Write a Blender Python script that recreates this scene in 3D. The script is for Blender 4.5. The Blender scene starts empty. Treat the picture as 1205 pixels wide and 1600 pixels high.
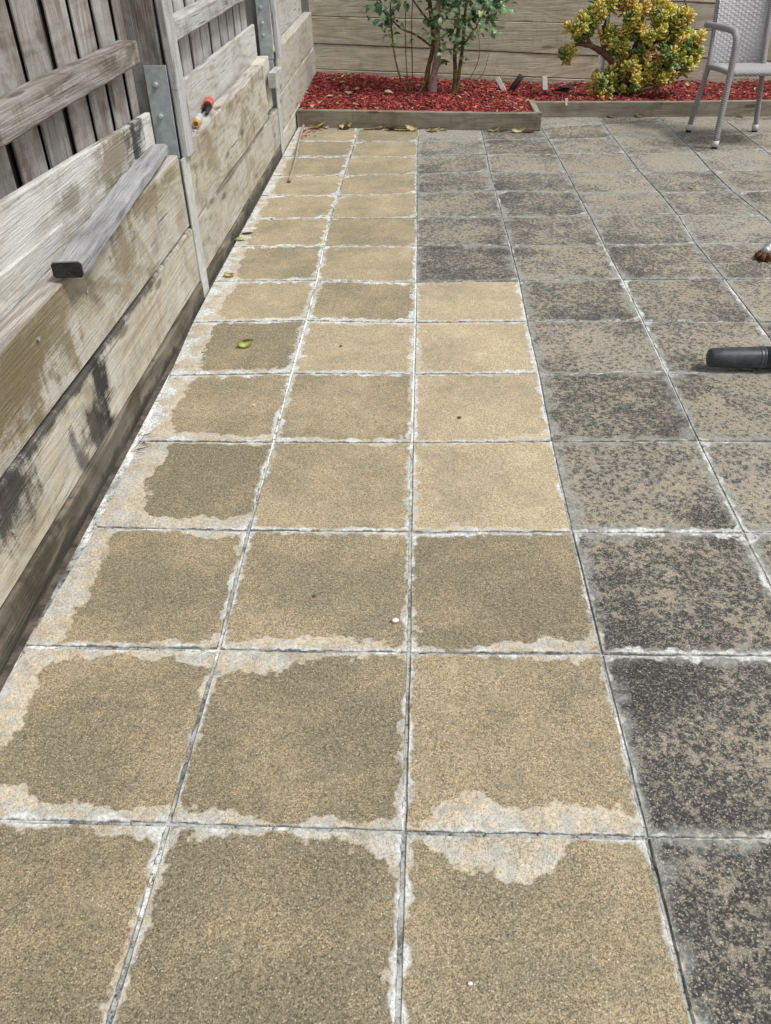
import bpy, bmesh, math, random
from mathutils import Vector, Matrix, Euler, Quaternion
R = math.radians
sc = bpy.context.scene
C = sc.collection

# ------------------------------------------------------------------ camera
cd = bpy.data.cameras.new('camera'); cam = bpy.data.objects.new('camera', cd); C.objects.link(cam)
rt = Vector((0.99899745, 0.03859087, -0.02269014)); up = Vector((-0.00496927, 0.5993079, 0.80050318)); fw = Vector((-0.0444905, 0.79958788, -0.59889883))
m = Matrix((rt, up, -fw)).transposed().to_4x4(); m.translation = (0.03213, -0.87497, 1.39112)
cam.matrix_world = m
cd.sensor_fit = 'HORIZONTAL'; cd.sensor_width = 36; cd.lens = 38.54; cd.clip_start = 0.02; cd.clip_end = 300
sc.camera = cam
sc.cycles.use_adaptive_sampling = True; sc.cycles.adaptive_threshold = .02
sc.cycles.max_bounces = 3; sc.cycles.diffuse_bounces = 2; sc.cycles.glossy_bounces = 2; sc.cycles.transmission_bounces = 2

# ------------------------------------------------------------------ sky, sun, exposure
SUN_EL, SUN_AZ = R(58), R(112)        # azimuth from +Y towards +X
w = bpy.data.worlds.new('World'); sc.world = w; w.use_nodes = True
nt = w.node_tree; nt.nodes.clear()
sky = nt.nodes.new('ShaderNodeTexSky'); sky.sky_type = 'NISHITA'; sky.sun_disc = False
sky.sun_elevation = SUN_EL; sky.sun_rotation = SUN_AZ; sky.air_density = 1.0; sky.dust_density = 4.0; sky.ozone_density = 1.0
hs = nt.nodes.new('ShaderNodeHueSaturation'); hs.inputs['Saturation'].default_value = 0.12   # cloud cover: grey, not blue
bg = nt.nodes.new('ShaderNodeBackground'); bg.inputs['Strength'].default_value = 0.09
wo = nt.nodes.new('ShaderNodeOutputWorld')
nt.links.new(sky.outputs[0], hs.inputs['Color']); nt.links.new(hs.outputs[0], bg.inputs['Color']); nt.links.new(bg.outputs[0], wo.inputs[0])
sd = bpy.data.lights.new('sun', 'SUN'); sd.energy = 1.5; sd.angle = R(13); sd.color = (1, 0.965, 0.91)
so = bpy.data.objects.new('sun', sd); C.objects.link(so)
sdir = Vector((math.sin(SUN_AZ) * math.cos(SUN_EL), math.cos(SUN_AZ) * math.cos(SUN_EL), math.sin(SUN_EL)))
so.rotation_euler = sdir.to_track_quat('Z', 'Y').to_euler(); so.location = sdir * 20
vs = sc.view_settings; vs.view_transform = 'Standard'; vs.look = 'None'; vs.gamma = 1; vs.use_curve_mapping = False
vs.exposure = 0.70

# ------------------------------------------------------------------ helpers: objects
def link(name, me, mat=None, parent=None, loc=None):
    o = bpy.data.objects.new(name, me); C.objects.link(o)
    if mat is not None and me is not None and not me.materials: me.materials.append(mat)
    if loc is not None: o.location = loc
    if parent is not None: o.parent = parent
    return o
def tag(o, label=None, cat=None, group=None, kind=None):
    if label: o['label'] = label
    if cat: o['category'] = cat
    if group: o['group'] = group
    if kind: o['kind'] = kind
    return o
def thing(name, label, cat, loc=(0, 0, 0), group=None):
    o = bpy.data.objects.new(name, None); C.objects.link(o); o.location = loc; o.empty_display_size = .05
    return tag(o, label, cat, group)
def bm_mesh(name, bm, smooth=False):
    me = bpy.data.meshes.new(name); bm.normal_update(); bm.to_mesh(me); bm.free()
    if smooth:
        for p in me.polygons: p.use_smooth = True
    return me
def world_child(name, me, mat, parent, mw):
    o = link(name, me, mat, parent)
    if parent is not None:
        o.matrix_parent_inverse = Matrix.Identity(4)
        par = parent; pm = Matrix.Identity(4); chain = []
        while par is not None: chain.append(par); par = par.parent
        for q in reversed(chain): pm = pm @ q.matrix_basis
        o.matrix_basis = pm.inverted() @ mw
    else: o.matrix_basis = mw
    return o
# a board: runs from a to b (centre line), h tall (along upv), t thick; chamfered, slightly worn
def board_mesh(L, h, t, ch=.004, segs=4, wob=.0015, seed=0, z0=None, z1=None, rag=0):
    rnd = random.Random(seed); bm = bmesh.new()
    prof = [(-t/2+ch, -h/2), (t/2-ch, -h/2), (t/2, -h/2+ch), (t/2, h/2-ch), (t/2-ch, h/2), (-t/2+ch, h/2), (-t/2, h/2-ch), (-t/2, -h/2+ch)]
    rings = []
    for i in range(segs+1):
        s = i/segs; x = -L/2 + L*s
        if i == 0: x += 0
        oy, oz, dz = rnd.uniform(-wob, wob), rnd.uniform(-wob, wob), rnd.uniform(-wob, wob)
        ring = []
        for (y, z) in prof:
            zz = z
            if z0 is not None:   # (bottom, top) at start / end
                lo = z0[0]*(1-s)+z1[0]*s; hi = z0[1]*(1-s)+z1[1]*s
                f = (z + h/2)/h; zz = lo + (hi-lo)*f
            e = rnd.uniform(-rag, rag) if (rag and i in (0, segs)) else 0
            ring.append(bm.verts.new((x+e, y+oy, zz+oz+(dz if z > 0 else 0))))
        rings.append(ring)
    for i in range(segs):
        for k in range(8): bm.faces.new((rings[i][k], rings[i+1][k], rings[i+1][(k+1) % 8], rings[i][(k+1) % 8]))
    bm.faces.new(rings[0]); bm.faces.new(list(reversed(rings[-1])))
    bmesh.ops.recalc_face_normals(bm, faces=bm.faces)
    return bm_mesh('board', bm)
def board(name, parent, mat, a, b, h, t, upv=(0, 0, 1), **k):
    a, b = Vector(a), Vector(b); X = (b-a).normalized(); Z = Vector(upv); Y = Z.cross(X).normalized(); Z = X.cross(Y)
    mw = Matrix((X, Y, Z)).transposed().to_4x4(); mw.translation = (a+b)/2
    return world_child(name, board_mesh((b-a).length, h, t, **k), mat, parent, mw)
def tube_bm(pts, rad, seg=8, bm=None, cap=True, taper=True):
    own = bm is None
    if own: bm = bmesh.new()
    pts = [Vector(p) for p in pts]; n = len(pts); rings = []
    ref = Vector((0, 0, 1))
    for i, p in enumerate(pts):
        d = (pts[min(i+1, n-1)] - pts[max(i-1, 0)]).normalized()
        if abs(d.dot(ref)) > .95: ref = Vector((1, 0, 0)) if abs(d.x) < .8 else Vector((0, 1, 0))
        u = d.cross(ref).normalized(); v = u.cross(d).normalized(); ref = v
        r_ = rad[i] if isinstance(rad, (list, tuple)) else rad
        rings.append([bm.verts.new(p + (u*math.cos(6.28319*k/seg) + v*math.sin(6.28319*k/seg))*r_) for k in range(seg)])
    for i in range(n-1):
        for k in range(seg): bm.faces.new((rings[i][k], rings[i+1][k], rings[i+1][(k+1) % seg], rings[i][(k+1) % seg]))
    if cap:
        bm.faces.new(rings[0]); bm.faces.new(list(reversed(rings[-1])))
    return bm
def fix(bm):
    bmesh.ops.recalc_face_normals(bm, faces=bm.faces); return bm
def smooth_path(pts, n=6):
    P = [Vector(p) for p in pts]; out = []
    for i in range(len(P)-1):
        p0, p1, p2, p3 = P[max(i-1, 0)], P[i], P[i+1], P[min(i+2, len(P)-1)]
        for k in range(n):
            t = k/n; out.append(.5*((2*p1)+(p2-p0)*t+(2*p0-5*p1+4*p2-p3)*t*t+(3*p1-p0-3*p2+p3)*t**3))
    out.append(P[-1]); return out

# ------------------------------------------------------------------ helpers: node expressions
class S:
    def __init__(s, t, sock): s.t, s.k = t, sock
    def _m(s, op, *o, clamp=False):
        n = s.t.nodes.new('ShaderNodeMath'); n.operation = op; n.use_clamp = clamp
        for i, v in enumerate((s,)+o):
            if isinstance(v, S): s.t.links.new(v.k, n.inputs[i])
            else: n.inputs[i].default_value = v
        return S(s.t, n.outputs[0])
    def __add__(s, o): return s._m('ADD', o)
    __radd__ = __add__
    def __sub__(s, o): return s._m('SUBTRACT', o)
    def __rsub__(s, o): return (s*-1)+o
    def __mul__(s, o): return s._m('MULTIPLY', o)
    __rmul__ = __mul__
    def __truediv__(s, o): return s._m('DIVIDE', o)
    def __pow__(s, o): return s._m('POWER', o)
    def min(s, o): return s._m('MINIMUM', o)
    def max(s, o): return s._m('MAXIMUM', o)
    def abs(s): return s._m('ABSOLUTE')
    def clamp(s): return s._m('ADD', 0.0, clamp=True)
    def step(s, a, b):       # smooth step from a to b (a may exceed b)
        n = s.t.nodes.new('ShaderNodeMapRange'); n.interpolation_type = 'SMOOTHSTEP'
        s.t.links.new(s.k, n.inputs[0])
        if a < b: vals = (a, b, 0, 1)
        else: vals = (b, a, 1, 0)
        for i, v in enumerate(vals): n.inputs[i+1].default_value = v
        return S(s.t, n.outputs[0])
class Mat:
    def __init__(s, name, dim='3D'):
        s.dim = dim
        s.m = bpy.data.materials.new(name); s.m.use_nodes = True; s.t = s.m.node_tree; s.t.nodes.clear()
        s.out = s.t.nodes.new('ShaderNodeOutputMaterial'); s.b = s.t.nodes.new('ShaderNodeBsdfPrincipled')
        s.t.links.new(s.b.outputs[0], s.out.inputs[0])
    def n(s, kind): return s.t.nodes.new(kind)
    def pos(s, obj=False):
        if obj: return s.n('ShaderNodeTexCoord').outputs['Object']
        return s.n('ShaderNodeNewGeometry').outputs['Position']
    def xyz(s, v):
        n = s.n('ShaderNodeSeparateXYZ'); s.t.links.new(v, n.inputs[0]); return [S(s.t, o) for o in n.outputs]
    def rnd(s): return S(s.t, s.n('ShaderNodeObjectInfo').outputs['Random'])
    def island(s): return S(s.t, s.n('ShaderNodeNewGeometry').outputs['Random Per Island'])
    def map(s, v, scale=(1, 1, 1), off=None):
        n = s.n('ShaderNodeVectorMath'); n.operation = 'MULTIPLY'; s.t.links.new(v, n.inputs[0]); n.inputs[1].default_value = scale; v = n.outputs[0]
        if off is not None:      # off: scalar S added to all three
            c = s.n('ShaderNodeCombineXYZ')
            for i, f in enumerate((37., 91., 53.)): s.t.links.new((off*f).k, c.inputs[i])
            a = s.n('ShaderNodeVectorMath'); a.operation = 'ADD'; s.t.links.new(v, a.inputs[0]); s.t.links.new(c.outputs[0], a.inputs[1]); v = a.outputs[0]
        return v
    def flat(s, v, scale=(1, 1), off=None):     # x along the board, y+z across it: one 2-D chart for all faces
        x, y, z = s.xyz(v); c = s.n('ShaderNodeCombineXYZ'); a, b = x*scale[0], (y+z)*scale[1]
        if off is not None: a, b = a+off*37., b+off*91.
        s.t.links.new(a.k, c.inputs[0]); s.t.links.new(b.k, c.inputs[1]); return c.outputs[0]
    def noise(s, v, scale, detail=2, rough=.5, dist=0):
        n = s.n('ShaderNodeTexNoise'); n.noise_dimensions = s.dim; n.inputs['Scale'].default_value = scale; n.inputs['Detail'].default_value = detail
        n.inputs['Roughness'].default_value = rough; n.inputs['Distortion'].default_value = dist
        s.t.links.new(v, n.inputs['Vector']); return S(s.t, n.outputs['Fac'])
    def vor(s, v, scale, feat='F1', out='Distance', rand=1):
        n = s.n('ShaderNodeTexVoronoi'); n.voronoi_dimensions = s.dim; n.feature = feat; n.inputs['Scale'].default_value = scale; n.inputs['Randomness'].default_value = rand
        s.t.links.new(v, n.inputs['Vector']); o = n.outputs[out]
        if out == 'Color':
            q = s.n('ShaderNodeSeparateColor'); s.t.links.new(o, q.inputs[0]); return S(s.t, q.outputs[0])
        return S(s.t, o)
    def attr(s, name, kind='GEOMETRY'):
        n = s.n('ShaderNodeAttribute'); n.attribute_type = kind; n.attribute_name = name; return S(s.t, n.outputs['Fac'])
    def mix(s, a, b, f):
        n = s.n('ShaderNodeMix'); n.data_type = 'RGBA'; n.clamp_factor = True
        for i, v in ((6, a), (7, b)):
            if isinstance(v, tuple): n.inputs[i].default_value = v+(1,)
            else: s.t.links.new(v, n.inputs[i])
        if isinstance(f, S): s.t.links.new(f.k, n.inputs[0])
        else: n.inputs[0].default_value = f
        return n.outputs[2]
    def gain(s, col, f):    # multiply a colour by scalar S
        n = s.n('ShaderNodeVectorMath'); n.operation = 'SCALE'; s.t.links.new(col, n.inputs[0]); s.t.links.new(f.k, n.inputs['Scale']); return n.outputs[0]
    def set(s, col=None, rough=None, bump=None, bdist=.002, bstr=1.0, **kw):
        if col is not None:
            if isinstance(col, tuple): s.b.inputs['Base Color'].default_value = col+(1,)
            else: s.t.links.new(col, s.b.inputs['Base Color'])
        if rough is not None:
            if isinstance(rough, S): s.t.links.new(rough.k, s.b.inputs['Roughness'])
            else: s.b.inputs['Roughness'].default_value = rough
        if bump is not None:
            n = s.n('ShaderNodeBump'); n.inputs['Distance'].default_value = bdist; n.inputs['Strength'].default_value = bstr
            s.t.links.new(bump.k, n.inputs['Height']); s.t.links.new(n.outputs[0], s.b.inputs['Normal'])
        for k, v in kw.items(): s.b.inputs[k].default_value = v
        return s.m

# ------------------------------------------------------------------ materials
def mat_paver():
    M = Mat('paver concrete', '2D'); p = M.pos(); rn = M.rnd()
    col = M.n('ShaderNodeObjectInfo').outputs['Color']
    q = M.n('ShaderNodeSeparateColor'); M.t.links.new(col, q.inputs[0])
    dirt, lich, brite = S(M.t, q.outputs[0]), S(M.t, q.outputs[1]), S(M.t, q.outputs[2])
    crust, edge, wht, dk = M.attr('crust'), M.attr('edge'), M.attr('white'), M.attr('corner_lichen')
    po = M.map(p, (1, 1, 1), rn)
    g1 = M.noise(p, 340, 1, .6); g2 = M.vor(p, 300, out='Color'); g3 = M.noise(p, 125, 2, .65)
    b1 = M.noise(po, 3.4, 2, .6); b2 = M.noise(po, 13, 3, .65); b3 = M.noise(p, 34, 2, .6)
    gr = (g1*.6 + g2*.22 + g3*.4 - .12).clamp()
    # sandy concrete with grains
    tan = M.mix((.10, .083, .053), (.59, .478, .305), gr.step(.14, .86))
    pit = M.vor(p, 110).step(.22, .10)*g3.step(.42, .55); tan = M.mix(tan, (.075, .062, .042), pit*.6)
    tan = M.mix(tan, (.62, .515, .35), (b2*.8+g3*.35-b1*.1).step(.47, .78)*.5)
    mold = (b1*.80+b2*.70+b3*.40+g3*.35+dirt*.55-1.42).step(-.20, .26)
    tan = M.mix(tan, M.mix((.055, .052, .035), (.345, .305, .205), gr.step(.16, .84)), mold*.82)
    tan = M.mix(tan, (.60, .53, .41), brite.step(.54, .72)*.12)
    tan = M.gain(tan, brite*1.25+.32)
    # pink-grey worn base with dark lichen spots
    base2 = M.mix((.14, .120, .089), (.49, .43, .33), gr.step(.13, .87))
    base2 = M.mix(base2, M.mix((.17, .17, .155), (.41, .405, .37), gr.step(.1, .9)), ((b1*.7+b2*.5-.1).step(.34, .70)*.45+(dirt-.5)*1.2).clamp())
    v1 = M.vor(po, 15); v2 = M.vor(po, 44)
    clus = (b1-.5)*.24 + (b2-.5)*.30 + dk*.30 + (rn-.5)*.10
    sp = M.noise(po, 80, 3, .68, .2)*.72 + (.55-v2)*.30
    spots = (sp + g3*.16 + g1*.06 + lich*.44 + clus - .757).step(-.075, .08)
    lcol = M.mix((.030, .031, .031), (.11, .108, .10), g2.step(.15, 1)); lcol = M.mix(lcol, (.38, .355, .29), (g1*.6+g2*.5).step(.60, .82)*.7)
    base2 = M.mix(base2, lcol, spots*.9)
    base2 = M.gain(base2, 1.0-(clus*1.3+lich*.5).step(.15, .62)*.38)
    isl = lich.step(.02, .12)
    smear = (edge + (b2-.5)*.11 + (b3-.5)*.03 + (b1-.5)*.06).step(.038, -.004)*isl
    base2 = M.mix(base2, M.mix((.17, .18, .165), (.38, .39, .36), (g3*.6+b3*.5).step(.3, .8)), smear*.8)
    base2 = M.gain(base2, brite*1.3+.38)
    body = M.mix(tan, base2, isl)
    # scalloped crust left along the edges
    cf = crust*.80 + (.38 - v1)*.024 + (.36-v2)*.015 + (b3-.5)*.014 + (b1-.5)*.030 + (g3-.5)*.006 - .003
    cm = cf.step(-.0035, .0055); rim = cf.step(-.004, .001)*cf.step(.008, .002)
    cgr = (g3*.6+g1*.4+b2*.3).step(.35, .85)
    ccol = M.mix((.37, .315, .235), (.70, .625, .50), cgr)
    ccol = M.mix(ccol, M.mix((.27, .275, .255), (.58, .58, .55), cgr), (b2*.5+b3*.5+b1*.2-edge*1.2).step(.50, .66)*.85)
    ccol = M.mix(ccol, (.10, .10, .09), (g1*.5+b3*.4+g3*.3).step(.68, .80)*.6)
    body = M.mix(body, ccol, cm*(g1*.45+g3*.35+.42)*(b2*1.3+.28).clamp())
    body = M.mix(body, (.64, .57, .45), rim*.22)
    # white bloom hugging the joint, broken and uneven
    e1 = edge + (b3-.5)*.018 + (g3-.5)*.010
    wm = ((b2-.44)*.12*wht + wht*.013 - .005 - e1).step(-.006, .006)*(g3*.5+.68)
    wcol = M.mix((.30, .31, .30), (.78, .80, .79), (g3*.6+b3*.5+b2*.3).step(.45, .95))
    wcol = M.mix(wcol, (.16, .17, .16), (b3*.5+g1*.4+b1*.25).step(.62, .76)*.65)
    body = M.mix(body, wcol, wm)
    body = M.mix(body, (.05, .05, .042), (edge + (b3-.5)*.010).step(.0030, .0)*.75)
    # pale flecks of stone
    body = M.mix(body, (.74, .68, .55), (g2*.5+g1*.6).step(.83, .91)*.55)
    return M.set(body, .78, g1*.6+g3*.9, .0026, .9, **{'Specular IOR Level': .35})

def mat_mortar():
    M = Mat('joint mortar', '2D'); p = M.pos(); x, y, z = M.xyz(p)
    a, b, c = M.noise(p, 6, 3, .6), M.noise(p, 55, 2, .7), M.noise(p, 260, 1, .6)
    new = ((y-2.3).abs().step(1.6, .5)*.22 + .02)           # the freshly pointed stretch is whiter
    f = a*.75+b*.35+c*.2+new
    col = M.mix((.10, .105, .10), (.40, .41, .395), f.step(.50, .74)); col = M.mix(col, (.82, .83, .81), f.step(.72, .90))
    col = M.mix(col, (.03, .03, .028), (b*.6+c*.4).step(.42, .34)*.8)
    col = M.mix(col, (.05, .065, .02), M.noise(p, 2.1, 1).step(.68, .76)*b.step(.45, .6)*.7)
    return M.set(col, .95, b, .003)

def mat_soil():
    M = Mat('dark soil'); p = M.pos()
    a, b = M.noise(p, 14, 5, .7), M.noise(p, 120, 3, .7)
    return M.set(M.mix((.022, .019, .015), (.12, .10, .08), (a*.6+b*.5).step(.35, .8)), .95, a+b, .01)

def mat_wood(name, light, mid, dark, stain=(.14, .10, .055), stain_amt=.5, grey=(.30, .30, .29), grey_amt=.4, black_amt=.3, grain=1.0, spots=(), green=0.0, chalk=0.0, top=False):
    M = Mat(name, '2D'); o = M.pos(True); rn = M.rnd(); fl = M.flat(o, (1, 1), rn)
    n1 = M.noise(M.map(fl, (1.3, 17, 1)), 1.6, 4, .62, .6)       # broad streaks along the grain
    n2 = M.noise(M.map(fl, (5, 150, 1)), 1.0, 3, .65)            # fibres
    lo = M.noise(M.map(fl, (1, 1.5, 1)), 2.6, 4, .62, .7)        # weathering patches
    mi = M.noise(M.map(fl, (1, 1.3, 1)), 11, 4, .66, .3)
    fine = M.noise(fl, 210, 1, .6)
    drip = M.noise(M.map(fl, (24, 2.6, 1)), 1.0, 3, .6, .4)      # water running down the face
    ring = M.noise(M.map(fl, (.55, 3.4, 1)), 2.2, 1, .5, .25)    # sweeping figure: contours of a slow noise
    fig = ((ring*34.)._m('SINE')*.5+.5)*grain
    f = n1*.50 + n2*.30 + fig*.20
    col = M.mix(mid, light, f.step(.42, .70)); col = M.mix(col, dark, f.step(.47, .28)*.8)
    col = M.mix(col, grey, (lo*.7+mi*.35+n1*.2).step(.55, .74)*grey_amt)
    if chalk: col = M.mix(col, (.62, .62, .575), (mi*.42+n2*.2+lo*.35+drip*.22).step(.54, .74)*chalk)
    sn = (1.0-lo)*.50 + mi*.25 + n1*.15 + drip*.2
    col = M.mix(col, stain, sn.step(.50, .68)*stain_amt)
    if green: col = M.mix(col, (.13, .15, .06), (mi*.6+fine*.2+lo*.2).step(.50, .68)*green)
    col = M.mix(col, (.028, .028, .028), (mi*.45+n1*.25+drip*.3+fine*.15-(lo-.5)*.3).step(.60, .78)*black_amt)
    if spots:
        x, y, z = M.xyz(M.pos())
        for (cy, cz, ry, rz, c, amt, kx) in spots:     # stains with their own outline, in wall coordinates
            d = ((((y-cy+(z-cz)*kx)/ry)**2.0) + (((z-cz)/rz)**2.0))**.5
            d = d + (mi-.5)*2.0 + (lo-.5)*1.0 + (n2-.5)*.9 + (drip-.5)*1.3 + (fine-.5)*.5
            col = M.mix(col, c, d.step(1.55, .45)*amt)
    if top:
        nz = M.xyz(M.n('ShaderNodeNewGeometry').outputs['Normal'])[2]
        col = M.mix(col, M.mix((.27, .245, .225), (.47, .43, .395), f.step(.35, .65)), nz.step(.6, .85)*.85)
    crack = M.noise(M.map(fl, (2.4, 95, 1)), 1.0, 1, .5).step(.72, .80)*lo.step(.44, .58)
    col = M.mix(col, (.03, .028, .025), crack*.8)
    kv = M.map(fl, (2.4, 8, 1)); kn = M.vor(kv, 1.0); knc = M.vor(kv, 1.0, out='Color')
    col = M.mix(col, tuple(c*.5 for c in dark), kn.step(.15, .07)*knc.step(.76, .80)*.7)
    col = M.gain(col, fine*.5+.76)
    col = M.gain(col, rn*.26+.87)
    return M.set(col, .88, n2+n1*.5, .0045, .85, **{'Specular IOR Level': .25})

def mat_plain(name, a, b, scale=60, rough=.6, metal=0, bump=.3, spec=.4, obj=True):
    M = Mat(name); p = M.pos(obj); n = M.noise(p, scale, 2, .65); n2 = M.noise(p, scale*.18, 2, .6)
    return M.set(M.mix(a, b, (n*.6+n2*.5).step(.35, .75)), (n2*.3+rough-.1), n, .0012, bump, Metallic=metal, **{'Specular IOR Level': spec})

def mat_leaf(name, cols, rough=.45, sub=.0, isl=True):
    M = Mat(name); r_ = M.island() if isl else M.rnd(); p = M.pos(True); n = M.noise(p, 40, 3, .6)
    c = cols[0]; k = len(cols)
    out = M.mix(cols[0], cols[1], r_.step(0, 1/(k-1)))
    for i in range(2, k): out = M.mix(out, cols[i], r_.step((i-1)/(k-1), i/(k-1)))
    out = M.gain(out, n*.7+.65)
    M.set(out, rough, n, .001, .4, **{'Specular IOR Level': .4})
    return M.m

PAVER = mat_paver(); MORTAR = mat_mortar(); SOIL = mat_soil()
BLK = (.018, .018, .02); BRN = (.15, .115, .062)
W_TOP = mat_wood('weathered sleeper top course', (.52, .475, .365), (.37, .33, .25), (.21, .18, .13), (.17, .14, .09), .65, (.36, .35, .32), .6, .25, chalk=.5, top=True,
    spots=[(.82, .49, .30, .12, (.17, .135, .078), .92, 0), (1.13, .47, .09, .12, (.20, .165, .10), .85, .3), (1.74, .50, .12, .11, (.22, .18, .11), .8, .4), (2.05, .56, .24, .04, (.22, .18, .11), .8, 0), (3.05, .50, .10, .12, (.22, .18, .11), .6, .6), (3.9, .45, .08, .05, (.22, .19, .11), .5, 0)])
W_MID = mat_wood('weathered sleeper middle course', (.58, .53, .42), (.45, .405, .315), (.28, .24, .175), (.23, .19, .125), .45, (.43, .42, .39), .6, .2, chalk=.5,
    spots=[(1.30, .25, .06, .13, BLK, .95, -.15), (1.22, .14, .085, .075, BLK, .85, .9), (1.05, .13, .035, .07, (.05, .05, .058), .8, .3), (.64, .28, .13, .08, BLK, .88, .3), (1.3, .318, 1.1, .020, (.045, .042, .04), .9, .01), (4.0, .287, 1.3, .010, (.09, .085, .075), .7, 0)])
W_LOW = mat_wood('damp sleeper bottom course', (.27, .235, .17), (.115, .098, .07), (.045, .039, .03), (.055, .045, .031), .6, (.26, .255, .23), .3, .6, green=.2,
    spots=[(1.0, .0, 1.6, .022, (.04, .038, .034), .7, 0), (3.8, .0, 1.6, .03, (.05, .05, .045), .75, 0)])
W_FAR = mat_wood('grey pine sleeper', (.58, .54, .44), (.47, .43, .34), (.32, .285, .215), (.28, .23, .15), .25, (.42, .42, .39), .6, .06, chalk=.5)
W_BACK = mat_wood('back wall pine', (.58, .545, .42), (.47, .435, .325), (.34, .305, .225), (.31, .265, .18), .35, (.43, .435, .38), .4, .02, grain=1.2, green=.2)
W_GREY = mat_wood('silver grey hardwood', (.56, .56, .55), (.40, .395, .385), (.22, .21, .20), (.19, .155, .13), .35, (.50, .51, .52), .6, .2)
W_PLINTH = mat_wood('plinth board', (.62, .62, .59), (.48, .475, .44), (.30, .285, .25), (.28, .24, .17), .3, (.54, .55, .54), .6, .12, chalk=.6,
    spots=[(2.10, .70, .22, .08, (.23, .195, .14), .9, 0), (2.32, .71, .10, .11, BLK, .9, 0), (1.62, .685, .10, .03, (.23, .21, .165), .8, .6)])
W_PALE = mat_wood('palings', (.50, .49, .465), (.31, .295, .27), (.14, .122, .105), (.15, .105, .08), .6, (.44, .44, .43), .45, .3, grain=.5)
W_REAR = mat_wood('shadow dark rear palings', (.13, .11, .092), (.08, .066, .055), (.04, .033, .027), (.05, .038, .03), .6, (.11, .10, .092), .4, .3, grain=.5)  # rear timber coloured extra dark so the paling gaps read as shadow
W_PALE2 = mat_wood('pale palings', (.56, .555, .54), (.42, .41, .395), (.22, .205, .19), (.20, .16, .13), .4, (.50, .50, .50), .5, .15, grain=.5)
W_RAIL = mat_wood('rail', (.38, .355, .325), (.22, .185, .165), (.10, .08, .07), (.11, .078, .063), .8, (.36, .36, .35), .3, .2, green=.2)
W_POST = mat_wood('dark post', (.25, .25, .235), (.15, .145, .13), (.075, .07, .06), (.14, .09, .055), .35, (.22, .235, .23), .6, .35)
W_BLOCK = mat_wood('grey capping timber', (.42, .42, .43), (.29, .29, .30), (.17, .17, .175), (.2, .17, .14), .1, (.40, .41, .43), .6, .12)
W_END = mat_plain('black end grain', (.012, .012, .012), (.035, .034, .032), 120, .9)
W_EDGE = mat_wood('garden edging', (.33, .295, .225), (.245, .215, .165), (.15, .13, .10), (.12, .10, .07), .4, (.27, .265, .235), .5, .15)
GALV = mat_plain('galvanised steel', (.30, .345, .36), (.46, .51, .52), 25, .5, .35, .15)
GALV_P = mat_plain('galvanised flange', (.42, .45, .43), (.60, .63, .60), 30, .55, .2, .15)
BOLT = mat_plain('bolt zinc', (.34, .39, .41), (.55, .60, .62), 80, .45, .5)
RUST = mat_plain('rust', (.055, .028, .016), (.20, .085, .04), 90, .85)
DARKBACK = mat_plain('dark void boards', (.02, .018, .015), (.05, .045, .04), 30, .95)
BLACKPL = mat_plain('black plastic', (.016, .021, .026), (.05, .06, .07), 45, .40, 0, .3, .5)
BLACKRUB = mat_plain('black rubber', (.012, .012, .012), (.03, .03, .03), 60, .7)
SILV = mat_plain('dull silver', (.30, .30, .29), (.58, .58, .56), 60, .35, .8)
WHITEPL = mat_plain('worn white plastic', (.50, .50, .48), (.74, .74, .72), 60, .55)
GREYPL = mat_plain('grey plastic', (.33, .36, .38), (.50, .53, .55), 60, .5)
REDPL = mat_plain('red plastic', (.42, .06, .04), (.62, .13, .09), 40, .5)
ORPL = mat_plain('orange plastic', (.50, .23, .03), (.72, .38, .06), 40, .5)

# ================================================================== the setting: ground, joints, pavers
def sheet(name, x0, x1, y0, y1, z, mat):
    bm = bmesh.new(); vs_ = [bm.verts.new(v) for v in ((x0, y0, z), (x1, y0, z), (x1, y1, z), (x0, y1, z))]; bm.faces.new(vs_)
    return tag(link(name, bm_mesh(name, bm), mat), kind='structure')
sheet('ground', -60, 60, -60, 60, -.065, SOIL)
sheet('mortar_bed', -.90, 3.6, -2.2, 6.2, -.0046, MORTAR)

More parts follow.
